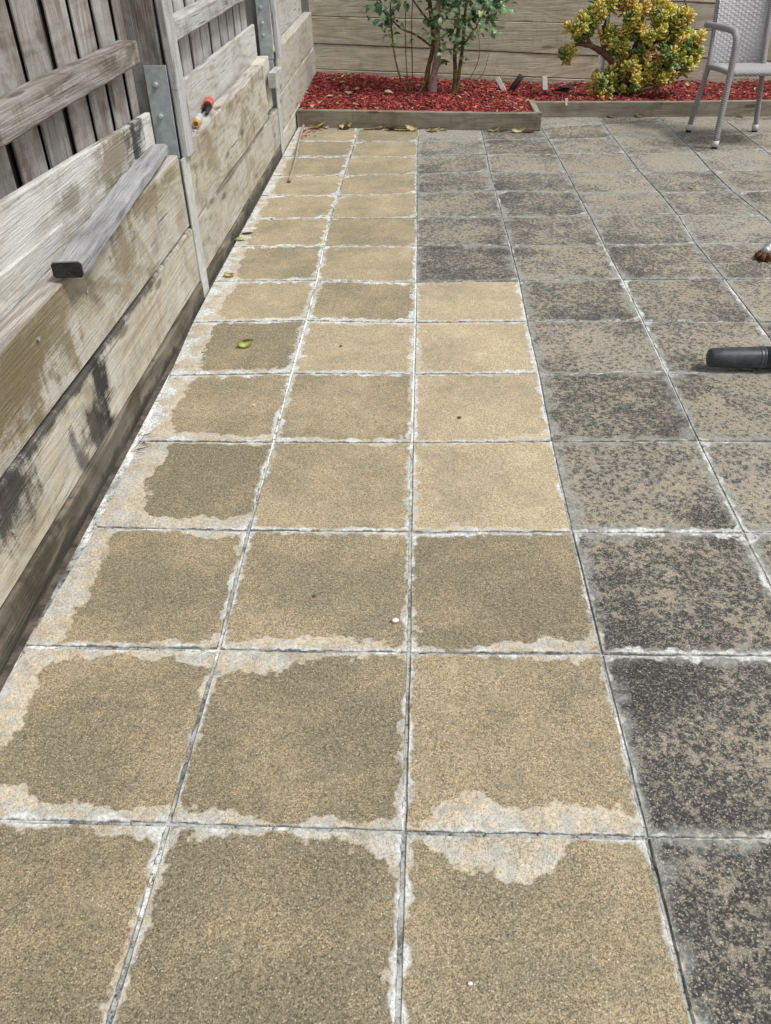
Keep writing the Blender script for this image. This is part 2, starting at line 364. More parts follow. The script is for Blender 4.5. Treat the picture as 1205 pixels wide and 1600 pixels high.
M = Mat('packed dirt'); p = M.pos(); a = M.noise(p, 22, 4, .7); DIRT = M.set(M.mix((.035, .029, .023), (.14, .115, .09), a.step(.3, .7)), .95, a, .006)
sheet('soil_strip', -.935, -.86, -2.2, 5.7, -.010, DIRT)
GRID = {
-2:[(-0.905,-0.900),(-0.450,-0.900),(0.000,-0.900),(0.450,-0.900),(0.900,-0.900),(1.350,-0.900),(1.800,-0.900),(2.250,-0.900),(2.700,-0.900)],
-1:[(-0.905,-0.450),(-0.452,-0.450),(-0.003,-0.450),(0.450,-0.450),(0.900,-0.450),(1.350,-0.450),(1.800,-0.450),(2.250,-0.450),(2.700,-0.450)],
0:[(-0.905,0.000),(-0.443,0.000),(0.001,-0.006),(0.446,-0.006),(0.900,0.000),(1.350,0.000),(1.800,0.000),(2.250,0.000),(2.700,0.000)],
1:[(-0.901,0.452),(-0.438,0.448),(0.003,0.446),(0.441,0.449),(0.897,0.450),(1.350,0.450),(1.800,0.450),(2.250,0.450),(2.700,0.450)],
2:[(-0.878,0.905),(-0.445,0.894),(0.000,0.893),(0.437,0.897),(0.893,0.899),(1.350,0.900),(1.800,0.900),(2.250,0.900),(2.700,0.900)],
3:[(-0.877,1.354),(-0.444,1.351),(-0.001,1.348),(0.438,1.356),(0.894,1.363),(1.350,1.355),(1.800,1.350),(2.250,1.350),(2.700,1.350)],
4:[(-0.899,1.809),(-0.447,1.825),(-0.001,1.815),(0.448,1.820),(0.903,1.823),(1.355,1.810),(1.800,1.800),(2.250,1.800),(2.700,1.800)],
5:[(-0.918,2.275),(-0.446,2.288),(-0.000,2.263),(0.449,2.270),(0.910,2.270),(1.357,2.255),(1.800,2.250),(2.250,2.250),(2.700,2.250)],
6:[(-0.922,2.727),(-0.450,2.729),(-0.001,2.697),(0.457,2.703),(0.913,2.716),(1.359,2.707),(1.800,2.700),(2.250,2.700),(2.700,2.700)],
7:[(-0.922,3.185),(-0.464,3.192),(-0.003,3.174),(0.455,3.166),(0.910,3.158),(1.351,3.168),(1.800,3.150),(2.250,3.150),(2.700,3.150)],
8:[(-0.922,3.619),(-0.469,3.625),(-0.006,3.611),(0.451,3.611),(0.913,3.628),(1.374,3.623),(1.811,3.574),(2.250,3.600),(2.700,3.600)],
9:[(-0.922,4.065),(-0.463,4.033),(-0.007,4.065),(0.446,4.097),(0.909,4.046),(1.368,4.026),(1.781,4.009),(2.250,4.050),(2.700,4.050)],
10:[(-0.922,4.496),(-0.462,4.467),(-0.010,4.474),(0.439,4.526),(0.906,4.451),(1.350,4.470),(1.779,4.444),(2.250,4.480),(2.700,4.500)],
11:[(-0.922,4.957),(-0.457,4.935),(-0.013,4.894),(0.445,4.930),(0.903,4.900),(1.350,4.900),(1.795,4.900),(2.250,4.930),(2.700,4.950)],
12:[(-0.922,5.397),(-0.454,5.343),(-0.012,5.315),(0.445,5.340),(0.895,5.330),(1.350,5.330),(1.800,5.350),(2.250,5.380),(2.700,5.400)],
13:[(-0.922,5.830),(-0.462,5.780),(0.000,5.760),(0.450,5.760),(0.885,5.700),(1.350,5.760),(1.800,5.770),(2.250,5.800),(2.700,5.820)],
14:[(-0.922,6.150),(-0.450,6.150),(0.000,6.150),(0.450,6.150),(0.890,6.100),(1.350,6.120),(1.800,6.120),(2.250,6.100),(2.700,6.080)]}
for r_ in GRID: GRID[r_].append((3.15, GRID[r_][-1][1]))
# crust widths in cm per side (N far, E right, S near, W left): a number or five stations along the side (W to E, S to N)
CR = {(-2,-1): dict(N=[2,1.5,1.5,2,2.5], E=2.5, S=1, W=3), (-1,-1): dict(N=[2,2.5,2,2.5,7], E=[1.5,2,4,3,5], W=2.2, S=1),
 (0,-1): dict(N=[.5,7.5,9.5,1.2,1.5], W=[1.2,1.5,2.5,3.2,1.5], E=[4,1,.8,.5,.5], S=1),
 (-2,0): dict(W=[6,5,9,8,9], N=[9,5,3.5,4,7.5], S=[7,9,4,4,6], E=[3,1,1,2,3]), (-1,0): dict(N=[7,8,3,3,2], W=[4,1.5,2,4,6], S=[5,4,2,2.5,2.5], E=[3.5,1.5,1.5,2,2]),
 (0,0): dict(S=[2,9.5,6.5,8,5], N=[.5,.5,1,2.5,2], W=[1,1,3,1,3], E=.8), (-2,1): dict(W=[10,8,9,7,6], S=[3,2.5,2,3,3], N=[1.5,1,1.5,5,4], E=[2,1.5,2,3,5]),
 (-1,1): dict(S=[2,5.5,6.5,4,3], N=[.5,.8,1,2.5,3], W=[3,3,1.5,1.5,1], E=[4,3,2,2,2]), (0,1): dict(S=[2,1.5,4,5,5], W=[4.5,3,1,.5,.5], N=.8, E=.8),
 (-2,2): dict(W=[16,12,10,10,11], S=[10,7,6,7,8], E=[3,2,2.5,1.5,1], N=[3,2,1,1,2]), (-1,2): dict(N=[1.5,1,1,2.5,2], S=[2,1.5,1,2,2.5], W=1.5, E=[2.5,1.5,1.5,1.5,2]),
 (0,2): dict(S=[2,2,3,1.5,1.5], W=[4,4.5,3,3.5,1], N=1, E=.7), (-2,3): dict(W=[12,9,8,9,10], S=[6,5,6,4,4], E=[2,1,1,1.5,1.5], N=[2,1.5,1.5,1,1]),
 (-1,3): dict(W=[2,2,4.5,3.5,2], S=[2,3,2,2.5,2], E=[2,1.5,3,4,2], N=1), (0,3): dict(S=[1,1.5,1.5,3,7], W=[2,3,2.5,3,2], E=.8, N=.8),
 (-2,4): dict(W=[12,10,9,9,9], S=[3,4,5,4,3], E=[3,2.5,2,3,2], N=1.5), (-1,4): dict(N=[3,3,3.5,3,4], E=4, W=2, S=[2,3,2,2,2.5]), (0,4): dict(W=[6,4,4,3,4], S=2, N=[4,3,3.5,2,2], E=1),
 (-2,5): dict(W=[11,9,9,10,11], S=3.5, E=[5,4,3,3,4], N=2), (-1,5): dict(W=[2,5,3,5,4], S=[2,1.5,3.5,2,2], E=1, N=1.5), (0,5): dict(S=[2.5,2,3,2,2], W=1, N=.6, E=.6),
 (-2,6): dict(W=[11,9,8,9,8], S=3, E=2, N=1)}
# dirt, lichen, brightness per paver
TONE = {(-2,-1): (.62,0,.42), (-1,-1): (.80,0,.44), (0,-1): (.55,0,.52), (-2,0): (.62,0,.47), (-1,0): (.78,0,.45), (0,0): (.52,0,.54),
 (-2,1): (.66,0,.50), (-1,1): (.55,0,.52), (0,1): (.80,0,.46), (-2,2): (.90,0,.47), (-1,2): (.55,0,.60), (0,2): (.36,0,.68), (-2,3): (.62,0,.56), (-1,3): (.66,0,.58), (0,3): (.40,0,.68),
 (-2,4): (.74,0,.52), (-1,4): (.42,0,.65), (0,4): (.40,0,.69), (-2,5): (.40,0,.62), (-1,5): (.66,0,.56), (0,5): (.36,0,.68),
 (-2,6): (.75,0,.58), (-1,6): (.45,0,.60), (-2,7): (.45,0,.60), (-1,7): (.66,0,.58), (-2,8): (.5,0,.62), (-1,8): (.5,0,.62), (-2,9): (.55,0,.64), (-1,9): (.6,0,.6),
 (1,-1): (.55,.66,.43), (1,0): (.55,.60,.44), (1,1): (.5,.55,.46), (1,2): (.5,.56,.47), (1,3): (.5,.55,.46), (1,4): (.5,.48,.50), (1,5): (.5,.60,.46), (1,6): (.5,.50,.48), (1,7): (.5,.52,.46),
 (0,6): (.75,.72,.40), (0,7): (.65,.60,.43), (0,8): (.6,.58,.46), (0,9): (.75,.56,.46), (0,10): (.7,.54,.46), (0,11): (.8,.48,.5), (0,12): (.9,.40,.54)}
WHITE = {(-2,5): 1.0, (-2,6): .95, (-2,4): .9, (-1,5): .9, (-1,4): .9, (0,4): .75}
patio = tag(bpy.data.objects.new('patio', None), kind='structure'); C.objects.link(patio)
def lerp5(v, s):
    if not isinstance(v, (list, tuple)): return v
    f = min(max(s, 0), .9999)*4; i = int(f); t = f-i; t = t*t*(3-2*t); return v[i]*(1-t)+v[i+1]*t
def paver(c, r_):
    rnd = random.Random(c*131+r_*17+5)
    a, b, d, e = GRID[r_][c+2], GRID[r_][c+3], GRID[r_+1][c+3], GRID[r_+1][c+2]
    cen = Vector(((a[0]+b[0]+d[0]+e[0])/4, (a[1]+b[1]+d[1]+e[1])/4, 0))
    near = r_ <= 4 and c <= 1
    n = 14 if near else (8 if r_ < 8 else 5)
    ch = .0030
    W_ = .45; tone = TONE.get((c, r_))
    if tone is None:
        if c < 0: tone = (rnd.uniform(.45, .8), 0, rnd.uniform(.56, .64))
        else: tone = (.5, rnd.uniform(.42, .58) - (.08 if (c > 1 and r_ > 6) else 0), rnd.uniform(.44, .54))
        if c >= 0 and r_ > 6: tone = (rnd.uniform(.52, .80), tone[1]+.03, tone[2])
    g = .0030 if tone[1] == 0 else .0013
    cr = CR.get((c, r_)) or (dict(N=rnd.uniform(.5, 2), S=rnd.uniform(.8, 2.2), E=rnd.uniform(.5, 2), W=(6 if c == -2 else rnd.uniform(.5, 2))) if tone[1] == 0 else dict(N=.2, E=.3, S=.2, W=.2))
    kx = .5 if c >= -1 else 1.0
    cr = {k_: ([q_*f_ for q_ in v_] if isinstance(v_, list) else v_*f_) for (k_, v_), f_ in (((k_, v_), .9 if k_ in 'NS' else (kx if k_ == 'W' else .5)) for k_, v_ in cr.items())}
    wh = WHITE.get((c, r_), (.60 if 2 < r_ < 7 else .42) if tone[1] == 0 else rnd.choice((0, 0, .05, .3)))
    if c == -2 and r_ > 3: wh = .9
    tilt = [rnd.uniform(-.0013, .0013) for _ in range(4)]
    h0 = rnd.uniform(-.0012, .0014)
    chip = [rnd.uniform(0, .004) for _ in range(4)]
    bm = bmesh.new(); lay = {k: bm.verts.layers.float.new(k) for k in ('crust', 'edge', 'white', 'corner_lichen')}
    corner_dark = [rnd.choice((0, 0, .25, .5)) for _ in range(4)] if (c, r_) != (1, 0) else [.2, 0, 0, 1.3]
    sw = {k: wh*rnd.uniform(.6, 1.25) for k in 'NESW'}
    if c == -2 and 3 <= r_ <= 11: sw['W'] = 2.1
    if (c, r_) in ((1, 1), (2, 1)): sw['S'] = .75; sw['N'] = .3
    if (c, r_) in ((1, 2), (2, 2), (1, 1)): sw['S' if r_ == 2 else 'N'] = .7
    if (c, r_) == (1, 0): sw['N'] = .8
    if c == 1 and r_ in (1, 2, 5, 6): sw['E'] = .6
    if c == 2 and r_ in (1, 2, 4, 5): sw['W'] = .6; sw['E'] = .6
    def P(u, v, z, ins=0):
        x = (a[0]*(1-u)+b[0]*u)*(1-v)+(e[0]*(1-u)+d[0]*u)*v; y = (a[1]*(1-u)+b[1]*u)*(1-v)+(e[1]*(1-u)+d[1]*u)*v
        return Vector((x, y, z))-cen
    lo = g/W_; hi = 1-lo
    def setv(vert, u, v):
        dW, dE, dS, dN = (u-lo)*W_, (hi-u)*W_, (v-lo)*W_, (hi-v)*W_
        k = max(lerp5(cr['W'], v)/100-dW, lerp5(cr['E'], v)/100-dE, lerp5(cr['S'], u)/100-dS, lerp5(cr['N'], u)/100-dN)
        vert[lay['crust']] = k; vert[lay['edge']] = max(0, min(dW, dE, dS, dN))
        wS = [(1/(dW+.004)**2, sw['W']), (1/(dE+.004)**2, sw['E']), (1/(dS+.004)**2, sw['S']), (1/(dN+.004)**2, sw['N'])]
        vert[lay['white']] = sum(p_*q_ for p_, q_ in wS)/sum(p_ for p_, q_ in wS)
        vert[lay['corner_lichen']] = sum(q_*max(0, 1-math.hypot(u-cu, v-cv)/.55) for q_, (cu, cv) in zip(corner_dark, ((0, 0), (1, 0), (1, 1), (0, 1))))  # how thickly dark lichen gathers toward each corner
    us = [lo+ch/W_+(1-2*lo-2*ch/W_)*(.5-.5*math.cos(math.pi*i/n))*.35+(1-2*lo-2*ch/W_)*(i/n)*.65 for i in range(n+1)]
    top = []
    for j in range(n+1):
        row = []
        for i in range(n+1):
            u, v = us[i], us[j]; z = h0 + tilt[0]*(u-.5)*2 + tilt[1]*(v-.5)*2
            vt = bm.verts.new(P(u, v, z)); setv(vt, u, v); row.append(vt)
        top.append(row)
    for j in range(n):
        for i in range(n): bm.faces.new((top[j][i], top[j][i+1], top[j+1][i+1], top[j+1][i]))
    loop = [(i, 0) for i in range(n)]+[(n, j) for j in range(n)]+[(i, n) for i in range(n, 0, -1)]+[(0, j) for j in range(n, 0, -1)]
    outer, bot = [], []
    for (i, j) in loop:
        u = lo if i == 0 else hi if i == n else us[i]; v = lo if j == 0 else hi if j == n else us[j]
        jit = rnd.uniform(0, .0030)*rnd.random() if near else rnd.uniform(0, .0015)
        if i == 0: u += jit/W_
        if i == n: u -= jit/W_
        if j == 0: v += jit/W_
        if j == n: v -= jit/W_
        vo = bm.verts.new(P(u, v, h0-ch)); setv(vo, u, v); vo[lay['edge']] = 0; outer.append(vo)
        vb = bm.verts.new(P(u, v, -.045)); setv(vb, u, v); vb[lay['edge']] = 0; bot.append(vb)
    m_ = len(loop)
    for k in range(m_):
        t0, t1 = top[loop[k][1]][loop[k][0]], top[loop[(k+1) % m_][1]][loop[(k+1) % m_][0]]
        bm.faces.new((t0, outer[k], outer[(k+1) % m_], t1)); bm.faces.new((outer[k], bot[k], bot[(k+1) % m_], outer[(k+1) % m_]))
    me = bm_mesh('paver', bm)
    o = link('paver', me, PAVER, patio, cen); o.color = (*tone, 1)
    return o
for r_ in range(-2, 14):
    for c in range(-2, 7 if r_ > 1 else 5):
        if r_ == 13 and c < 2: continue
        paver(c, r_)

# ================================================================== left retaining wall
XW = -.936
wall = thing('retaining_wall', 'weathered timber sleeper retaining wall running along the left of the patio', 'retaining wall', (XW-.035, 2.6, 0))
posts_y = [-2.36, .12, 2.60, 5.08, 7.42]
def sl(name, y0, y1, zb0, zt0, zb1, zt1, mat, dx=0, seed=0, t=.07, parent=wall):
    L = y1-y0; zc = (zb0+zt0)/2
    mw = Matrix(((0, -1, 0, XW-t/2+dx), (1, 0, 0, (y0+y1)/2), (0, 0, 1, 0), (0, 0, 0, 1)))
    me = board_mesh(L, .24, t, ch=.005, segs=6, wob=.002, seed=seed, z0=(zb0, zt0), z1=(zb1, zt1))
    return world_child(name, me, mat, parent, mw)
S1 = sl('sleeper', .17, 2.535, .341, .566, .309, .592, W_TOP, .0, 1)
S2 = sl('sleeper', .17, 2.545, .103, .332, .070, .300, W_MID, .004, 2)
S3 = sl('sleeper', .17, 2.545, -.12, .095, -.12, .062, W_LOW, .012, 3)
T1 = sl('sleeper', 2.665, 4.66, .298, .588, .287, .592, W_TOP, 0, 4); sl('sleeper', 4.665, 5.02, .300, .586, .296, .592, W_FAR, -.022, 44)
T2 = sl('sleeper', 2.655, 5.02, .066, .292, .060, .281, W_MID, .003, 5); T3 = sl('sleeper', 2.655, 5.02, -.12, .060, -.12, .054, W_LOW, .006, 6)
sl('sleeper', 5.145, 7.34, .335, .588, .345, .60, W_FAR, 0, 7); sl('sleeper', 5.14, 7.34, .105, .329, .115, .339, W_FAR, .002, 8); sl('sleeper', 5.14, 7.34, -.12, .099, -.12, .109, W_FAR, .004, 9)
for k in range(3): sl('sleeper', -2.3, .07, (-.12, .10, .335)[k], (.094, .33, .565)[k], (-.12, .10, .335)[k], (.094, .33, .565)[k], (W_LOW, W_MID, W_TOP)[k], 0, 20+k)
for i, y in enumerate(posts_y):            # steel H posts: flanges and web
    top = .565 if i < 3 else .56
    board('front_flange', wall, GALV_P, (XW+.006, y, -.2), (XW+.006, y, top if i != 3 else .44), .10, .007, upv=(0, 1, 0), ch=.001, segs=1)
    board('web', wall, GALV, (XW-.037, y-.022 if i in (2, 3) else y, -.2), (XW-.037, y-.022 if i in (2, 3) else y, .56), .074, .007, upv=(1, 0, 0), ch=.001, segs=1)
# a short grey block fixed to the wall face near the middle post
blk = board('packing_block', wall, W_GREY, (XW+.022, 4.80, .482), (XW+.022, 5.06, .478), .085, .046, segs=2, seed=3)
def nail(parent, y, z, dx=.004):
    bm = bmesh.new(); tube_bm([(0, 0, 0), (.007, 0, 0)], .0028, 6, bm); tube_bm([(.006, 0, 0), (.009, 0, 0)], .0055, 8, bm)
    return world_child('nail', bm_mesh('nail', fix(bm)), GALV, parent, Matrix.Translation((XW+dx-.001, y, z)))
for (q, y, z, dx) in ((S1, 1.005, .519, 0), (S1, 1.36, .50, 0), (S2, .612, .216, .004), (S1, 1.60, .515, 0), (S1, 1.86, .51, 0), (S1, 2.14, .505, 0), (T2, 2.782, .262, .003), (T2, 2.80, .175, .003)): nail(q, y, z, dx)
# far corner angle
board('corner_angle', wall, GALV_P, (-.905, 7.355, .02), (-.905, 7.355, .72), .035, .006, upv=(1, 0, 0), ch=.001, segs=1)

# grey timber lying on the wall top
cap = thing('capping_timber', 'loose grey weathered timber length with black cut end lying on the wall top', 'timber', (-.91, 1.23, .592))
a_, b_ = Vector((-.911, 1.228, .613)), Vector((-1.005, 2.508, .616))
ct = board('timber_body', cap, W_BLOCK, a_, b_, .042, .083, ch=.008, segs=14, wob=.0032, seed=12)
dirv = (a_-b_).normalized()
board('cut_end', cap, W_END, a_+dirv*.0005, a_+dirv*.0035, .040, .080, ch=.006, segs=1, wob=.0, seed=2, rag=.002)

# ================================================================== left paling fence
fence = thing('paling_fence', 'old grey timber paling fence standing behind the sleeper wall', 'fence', (-1.05, 2.6, .55))
def vboard(name, y, x, z0, z1, wy, tx, mat, seed, lean=0):
    return board(name, fence, mat, (x, y, z0), (x, y+lean, z1), wy, tx, upv=(0, 1, 0), ch=.002, segs=3, wob=.0012, seed=seed)
def palings(gaps, y0, y1, zb, z1, seed):
    ed = [y0]+list(gaps)+[y1]; rnd = random.Random(seed)
    for k in range(len(ed)-1):
        wdt = ed[k+1]-ed[k]-rnd.uniform(.036, .046)
        if wdt < .03: continue
        vboard('paling', (ed[k]+ed[k+1])/2+rnd.uniform(-.003, .003), -1.066+rnd.uniform(-.003, .003), zb+rnd.uniform(-.02, .02), z1, wdt, .008, W_PALE if seed != 2 else W_PALE2, seed*40+k, rnd.uniform(-.006, .006))
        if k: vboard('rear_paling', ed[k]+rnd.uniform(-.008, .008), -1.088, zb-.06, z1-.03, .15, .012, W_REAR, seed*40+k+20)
palings([.36, .57, .78, .99, 1.205, 1.415, 1.625, 1.84, 2.045, 2.25, 2.45], .17, 2.57, .70, 1.62, 1)
palings([2.86, 3.07, 3.285, 3.50, 3.715, 3.93, 4.15, 4.365, 4.57, 4.775], 2.71, 4.99, .70, 1.62, 2)
palings([5.4, 5.61, 5.83, 6.04, 6.25, 6.46, 6.67, 6.88, 7.1], 5.2, 7.3, .70, 1.62, 3)
palings([-2.1, -1.9, -1.68, -1.47, -1.26, -1.05, -.84, -.63, -.42, -.21, 0], -2.3, .08, .70, 1.62, 4)
def plinth(y0, y1, zb0, zt0, zb1, zt1, x=-1.030, seed=0, t=.022):
    mw = Matrix(((0, -1, 0, x), (1, 0, 0, (y0+y1)/2), (0, 0, 1, 0), (0, 0, 0, 1)))
    return world_child('plinth_board', board_mesh(y1-y0, .2, t, ch=.003, segs=6, wob=.0015, seed=seed, z0=(zb0, zt0), z1=(zb1, zt1)), W_PLINTH, fence, mw)
plinth(.17, 2.54, .50, .838, .50, .744, seed=31); plinth(.17, 1.50, .48, .690, .48, .648, x=-1.017, seed=32, t=.012)
plinth(2.72, 4.97, .52, .757, .56, .770, seed=33); plinth(5.2, 7.3, .57, .80, .57, .80, seed=34); plinth(-2.3, .07, .5, .84, .5, .84, seed=35)
for (y0, y1, z) in ((.17, 2.415, .961), (2.72, 4.97, .966), (5.2, 7.3, .97), (-2.3, .07, .96)):
    board('rail', fence, W_RAIL if y0 < 2 else W_GREY, (-1.018, y0, z), (-1.018, y1, z+.004), .076, .075, ch=.006, segs=6, wob=.003, seed=int(y0*10)+60)
    board('rail', fence, W_RAIL, (-1.018, y0, 1.48), (-1.018, y1, 1.48), .076, .075, ch=.006, segs=6, wob=.003, seed=int(y0*10)+61)
for i, y in enumerate(posts_y[:4]):
    board('post', fence, W_POST, (-1.026, y+.052, .50), (-1.030, y+.052, 1.7), .135, .10, upv=(1, 0, 0), ch=.006, segs=4, wob=.003, seed=70+i)
    if i < 2: continue
    pl = board('steel_bracket', fence, GALV, (-.988 if i == 2 else -.975, y-.012, .565), (-.985 if i == 2 else -.972, y-.010, .895 if i == 2 else 1.03), .085, .008, upv=(1, 0, 0), ch=.001, segs=1)
    for (bx, bz) in (((-.991, .832), (-.992, .722)) if i == 2 else ((-.985, .85), (-.984, .765), (-.986, .70))):
        bm = bmesh.new(); tube_bm([(0, 0, 0), (0, -.003, 0)], .0125, 14, bm); tube_bm([(0, -.003, 0), (0, -.011, 0), (0, -.0125, 0)], [.0085, .0085, .007], 6, bm)
        world_child('bolt', bm_mesh('bolt', fix(bm)), BOLT, pl, Matrix.Translation((bx, y-.0155, bz)))
    dx = 0 if i == 2 else .03
    board('cover_board', fence, W_GREY, (-.925+dx*.6, y+.055, .566), (-.942+dx*.6, y+.050, 1.7), .105, .034, upv=(0, 1, 0), ch=.006, segs=6, wob=.002, seed=80+i)

# ================================================================== back retaining wall
bwall = thing('back_retaining_wall', 'horizontal pine sleeper wall behind the garden bed at the far end', 'retaining wall', (1.2, 7.33, 0))
YB = 7.30
def bsl(x0, x1, f_lo, f_hi, seed, dy=0):
    mw = Matrix(((1, 0, 0, (x0+x1)/2), (0, 1, 0, YB+.035+dy), (0, 0, 1, 0), (0, 0, 0, 1)))
    world_child('sleeper', board_mesh(x1-x0, .22, .07, ch=.004, segs=6, wob=.0015, seed=seed, z0=(f_lo(x0)+.002, f_hi(x0)-.003), z1=(f_lo(x1)+.002, f_hi(x1)-.003)), W_BACK, bwall, mw)
lf = [lambda x: -.2, lambda x: .165-.050*(x+.88), lambda x: .364-.057*(x+.88), lambda x: .570-.042*(x+.88), lambda x: .79-.035*(x+.88), lambda x: 1.02-.03*(x+.88)]
rf = [lambda x: -.2, lambda x: .035-.05*(x-1.6), lambda x: .246-.06*(x-1.6), lambda x: .452-.058*(x-1.6), lambda x: .650-.058*(x-1.6), lambda x: .87-.05*(x-1.6), lambda x: 1.06-.05*(x-1.6)]
for k in range(5): bsl(-.955, 1.545, lf[k], lf[k+1], 100+k, (0, .004, -.002, .002, .003)[k])
for k in range(6): bsl(1.60, 4.0, rf[k], rf[k+1], 110+k, (0, .003, -.002, .004, 0, .003)[k])
board('steel_post', bwall, GALV_P, (1.572, YB+.02, -.2), (1.572, YB+.02, 1.0), .10, .007, upv=(1, 0, 0), ch=.001, segs=1)
board('steel_post', bwall, GALV_P, (4.03, YB-.006, -.2), (4.03, YB-.006, .9), .10, .007, upv=(1, 0, 0), ch=.001, segs=1)
for (x, z) in ((.93, .14), (.94, .11)):
    bm = bmesh.new(); tube_bm([(0, 0, 0), (0, -.008, 0)], .004, 6, bm)
    world_child('nail', bm_mesh('nail', fix(bm)), RUST, bwall, Matrix.Translation((x, YB, z)))

# ================================================================== garden bed edging and mulch
edg = thing('garden_bed_edging', 'low grey brown timber edging around the red mulch bed', 'garden edging', (.86, 5.6, 0))
e0, e1 = Vector((-.922, 5.825, 0)), Vector((.868, 5.572, 0)); nrm = Vector((-(e1-e0).y, (e1-e0).x, 0)).normalized()
board('edging_board', edg, W_EDGE, e0+nrm*.022+Vector((0, 0, .056)), e1+nrm*.022+Vector((0, 0, .059)), .118, .044, ch=.004, segs=6, wob=.002, seed=5)
s0, s1 = Vector((.845, 5.622, .0575)), Vector((.845, 6.06, .0565))
board('edging_board', edg, W_EDGE, s0, s1, .116, .042, ch=.004, segs=3, wob=.002, seed=6)
board('edging_board', edg, W_EDGE, (.868, 6.045, .052), (3.6, 5.915, .044), .112, .044, ch=.004, segs=8, wob=.002, seed=7)
for z in (.045, .085):
    bm = bmesh.new(); tube_bm([(0, 0, 0), (0, -.004, 0)], .0055, 8, bm)
    world_child('screw', bm_mesh('screw', fix(bm)), RUST, edg, Matrix.Translation((.835, 5.577, z)))
def clampv(v, a, b): return max(a, min(b, v))
def zmulch(x, y):
    f = clampv((y-5.9)/1.4, 0, 1); zf = .093 - .004*max(0, x-.5); zb = .135-.06*(x+.9) if x < 1 else .021-.006*(x-1)
    base = zf*(1-f)+max(zb, .012)*f
    return base + .012*math.sin(5.1*x+1.3)*math.sin(4.3*y) + .006*math.sin(13*x+2*y)
def in_bed(x, y):
    if y > 7.29: return False
    if x < .835: return x > -.925 and y > 5.87-.141*(x+.92)
    return y > 6.075-.048*(x-.87)
M = Mat('mulch base'); p = M.pos(); a = M.noise(p, 40, 4, .7)
MB_ = M.set(M.mix((.05, .008, .007), (.26, .03, .026), a.step(.35, .7)), .95, a, .02)
bm = bmesh.new(); nx, ny = 70, 30; gv = {}
for i in range(nx+1):
    for j in range(ny+1):
        x = -.93+(4.6)*i/nx; y = 5.58+1.75*j/ny
        gv[i, j] = bm.verts.new((x, y, zmulch(x, y)-.014))
for i in range(nx):
    for j in range(ny):
        x = -.93+(4.6)*(i+.5)/nx; y = 5.58+1.75*(j+.5)/ny
        if in_bed(x, y+.03) and in_bed(x, y-.0) or (y > 7.2): bm.faces.new((gv[i, j], gv[i+1, j], gv[i+1, j+1], gv[i, j+1]))
bmesh.ops.delete(bm, geom=[v for v in bm.verts if not v.link_faces], context='VERTS')
tag(link('mulch_bed', bm_mesh('mulch_bed', bm, True), MB_), kind='structure')
M = Mat('red mulch'); i_ = M.island(); p = M.pos(); a = M.noise(p, 130, 3, .7)
col = M.mix((.13, .015, .013), (.40, .050, .042), i_.step(0, .75)); col = M.mix(col, (.46, .13, .105), i_.step(.78, .95)); col = M.mix(col, (.05, .012, .01), (i_*7.13)._m('FRACT').step(.84, .88))
col = M.mix(col, (.48, .33, .22), (i_*13.7)._m('FRACT').step(.962, .968))
MULCH = M.set(M.gain(col, a*.7+.65), .8, a, .003, .7)
rnd = random.Random(77); verts, faces = [], []
def chip_add(x, y, z, L, wd, th, yaw, pitch, roll):
    E_ = Euler((roll, pitch, yaw)).to_matrix(); b0 = len(verts)
    bend = rnd.uniform(-.2, .2)*L
    for (u, v, w_) in ((-1, -.55, 0), (-.2, -1, 0), (1, -.4, 0), (1, .5, 0), (.15, 1, 0), (-1, .45, 0)):
        for s in (-1, 1):
            q = E_ @ Vector((u*L/2*rnd.uniform(.85, 1.1), v*wd/2*rnd.uniform(.8, 1.2), s*th/2 + bend*u*u*.3)); verts.append((x+q.x, y+q.y, z+q.z))
    for k in range(6):
        k2 = (k+1) % 6; faces.append((b0+2*k, b0+2*k2, b0+2*k2+1, b0+2*k+1))
    faces.append(tuple(b0+2*k+1 for k in range(6))); faces.append(tuple(b0+2*k for k in range(5, -1, -1)))
cnt = 0
while cnt < 19000:
    x = rnd.uniform(-.93, 3.5); y = rnd.uniform(5.58, 7.29)
    if not in_bed(x, y): continue
    if x > 2.4 and rnd.random() < .5: continue
    cnt += 1
    chip_add(x, y, zmulch(x, y)+rnd.uniform(-.010, .012), rnd.uniform(.012, .046), rnd.uniform(.005, .016), rnd.uniform(.002, .005), rnd.uniform(0, 6.28), rnd.gauss(0, .28), rnd.gauss(0, .35))
for k in range(34):      # chips kicked out at the corner by the wall
    chip_add(-.87+abs(rnd.gauss(0, .07)), 5.74-abs(rnd.gauss(0, .12)), .004, rnd.uniform(.008, .026), rnd.uniform(.004, .010), .003, rnd.uniform(0, 6.28), rnd.gauss(0, .1), rnd.gauss(0, .1))
me = bpy.data.meshes.new('mulch'); me.from_pydata(verts, [], faces); me.update()
tag(link('mulch', me, MULCH), 'shredded red bark mulch filling the garden bed', 'mulch', kind='stuff')

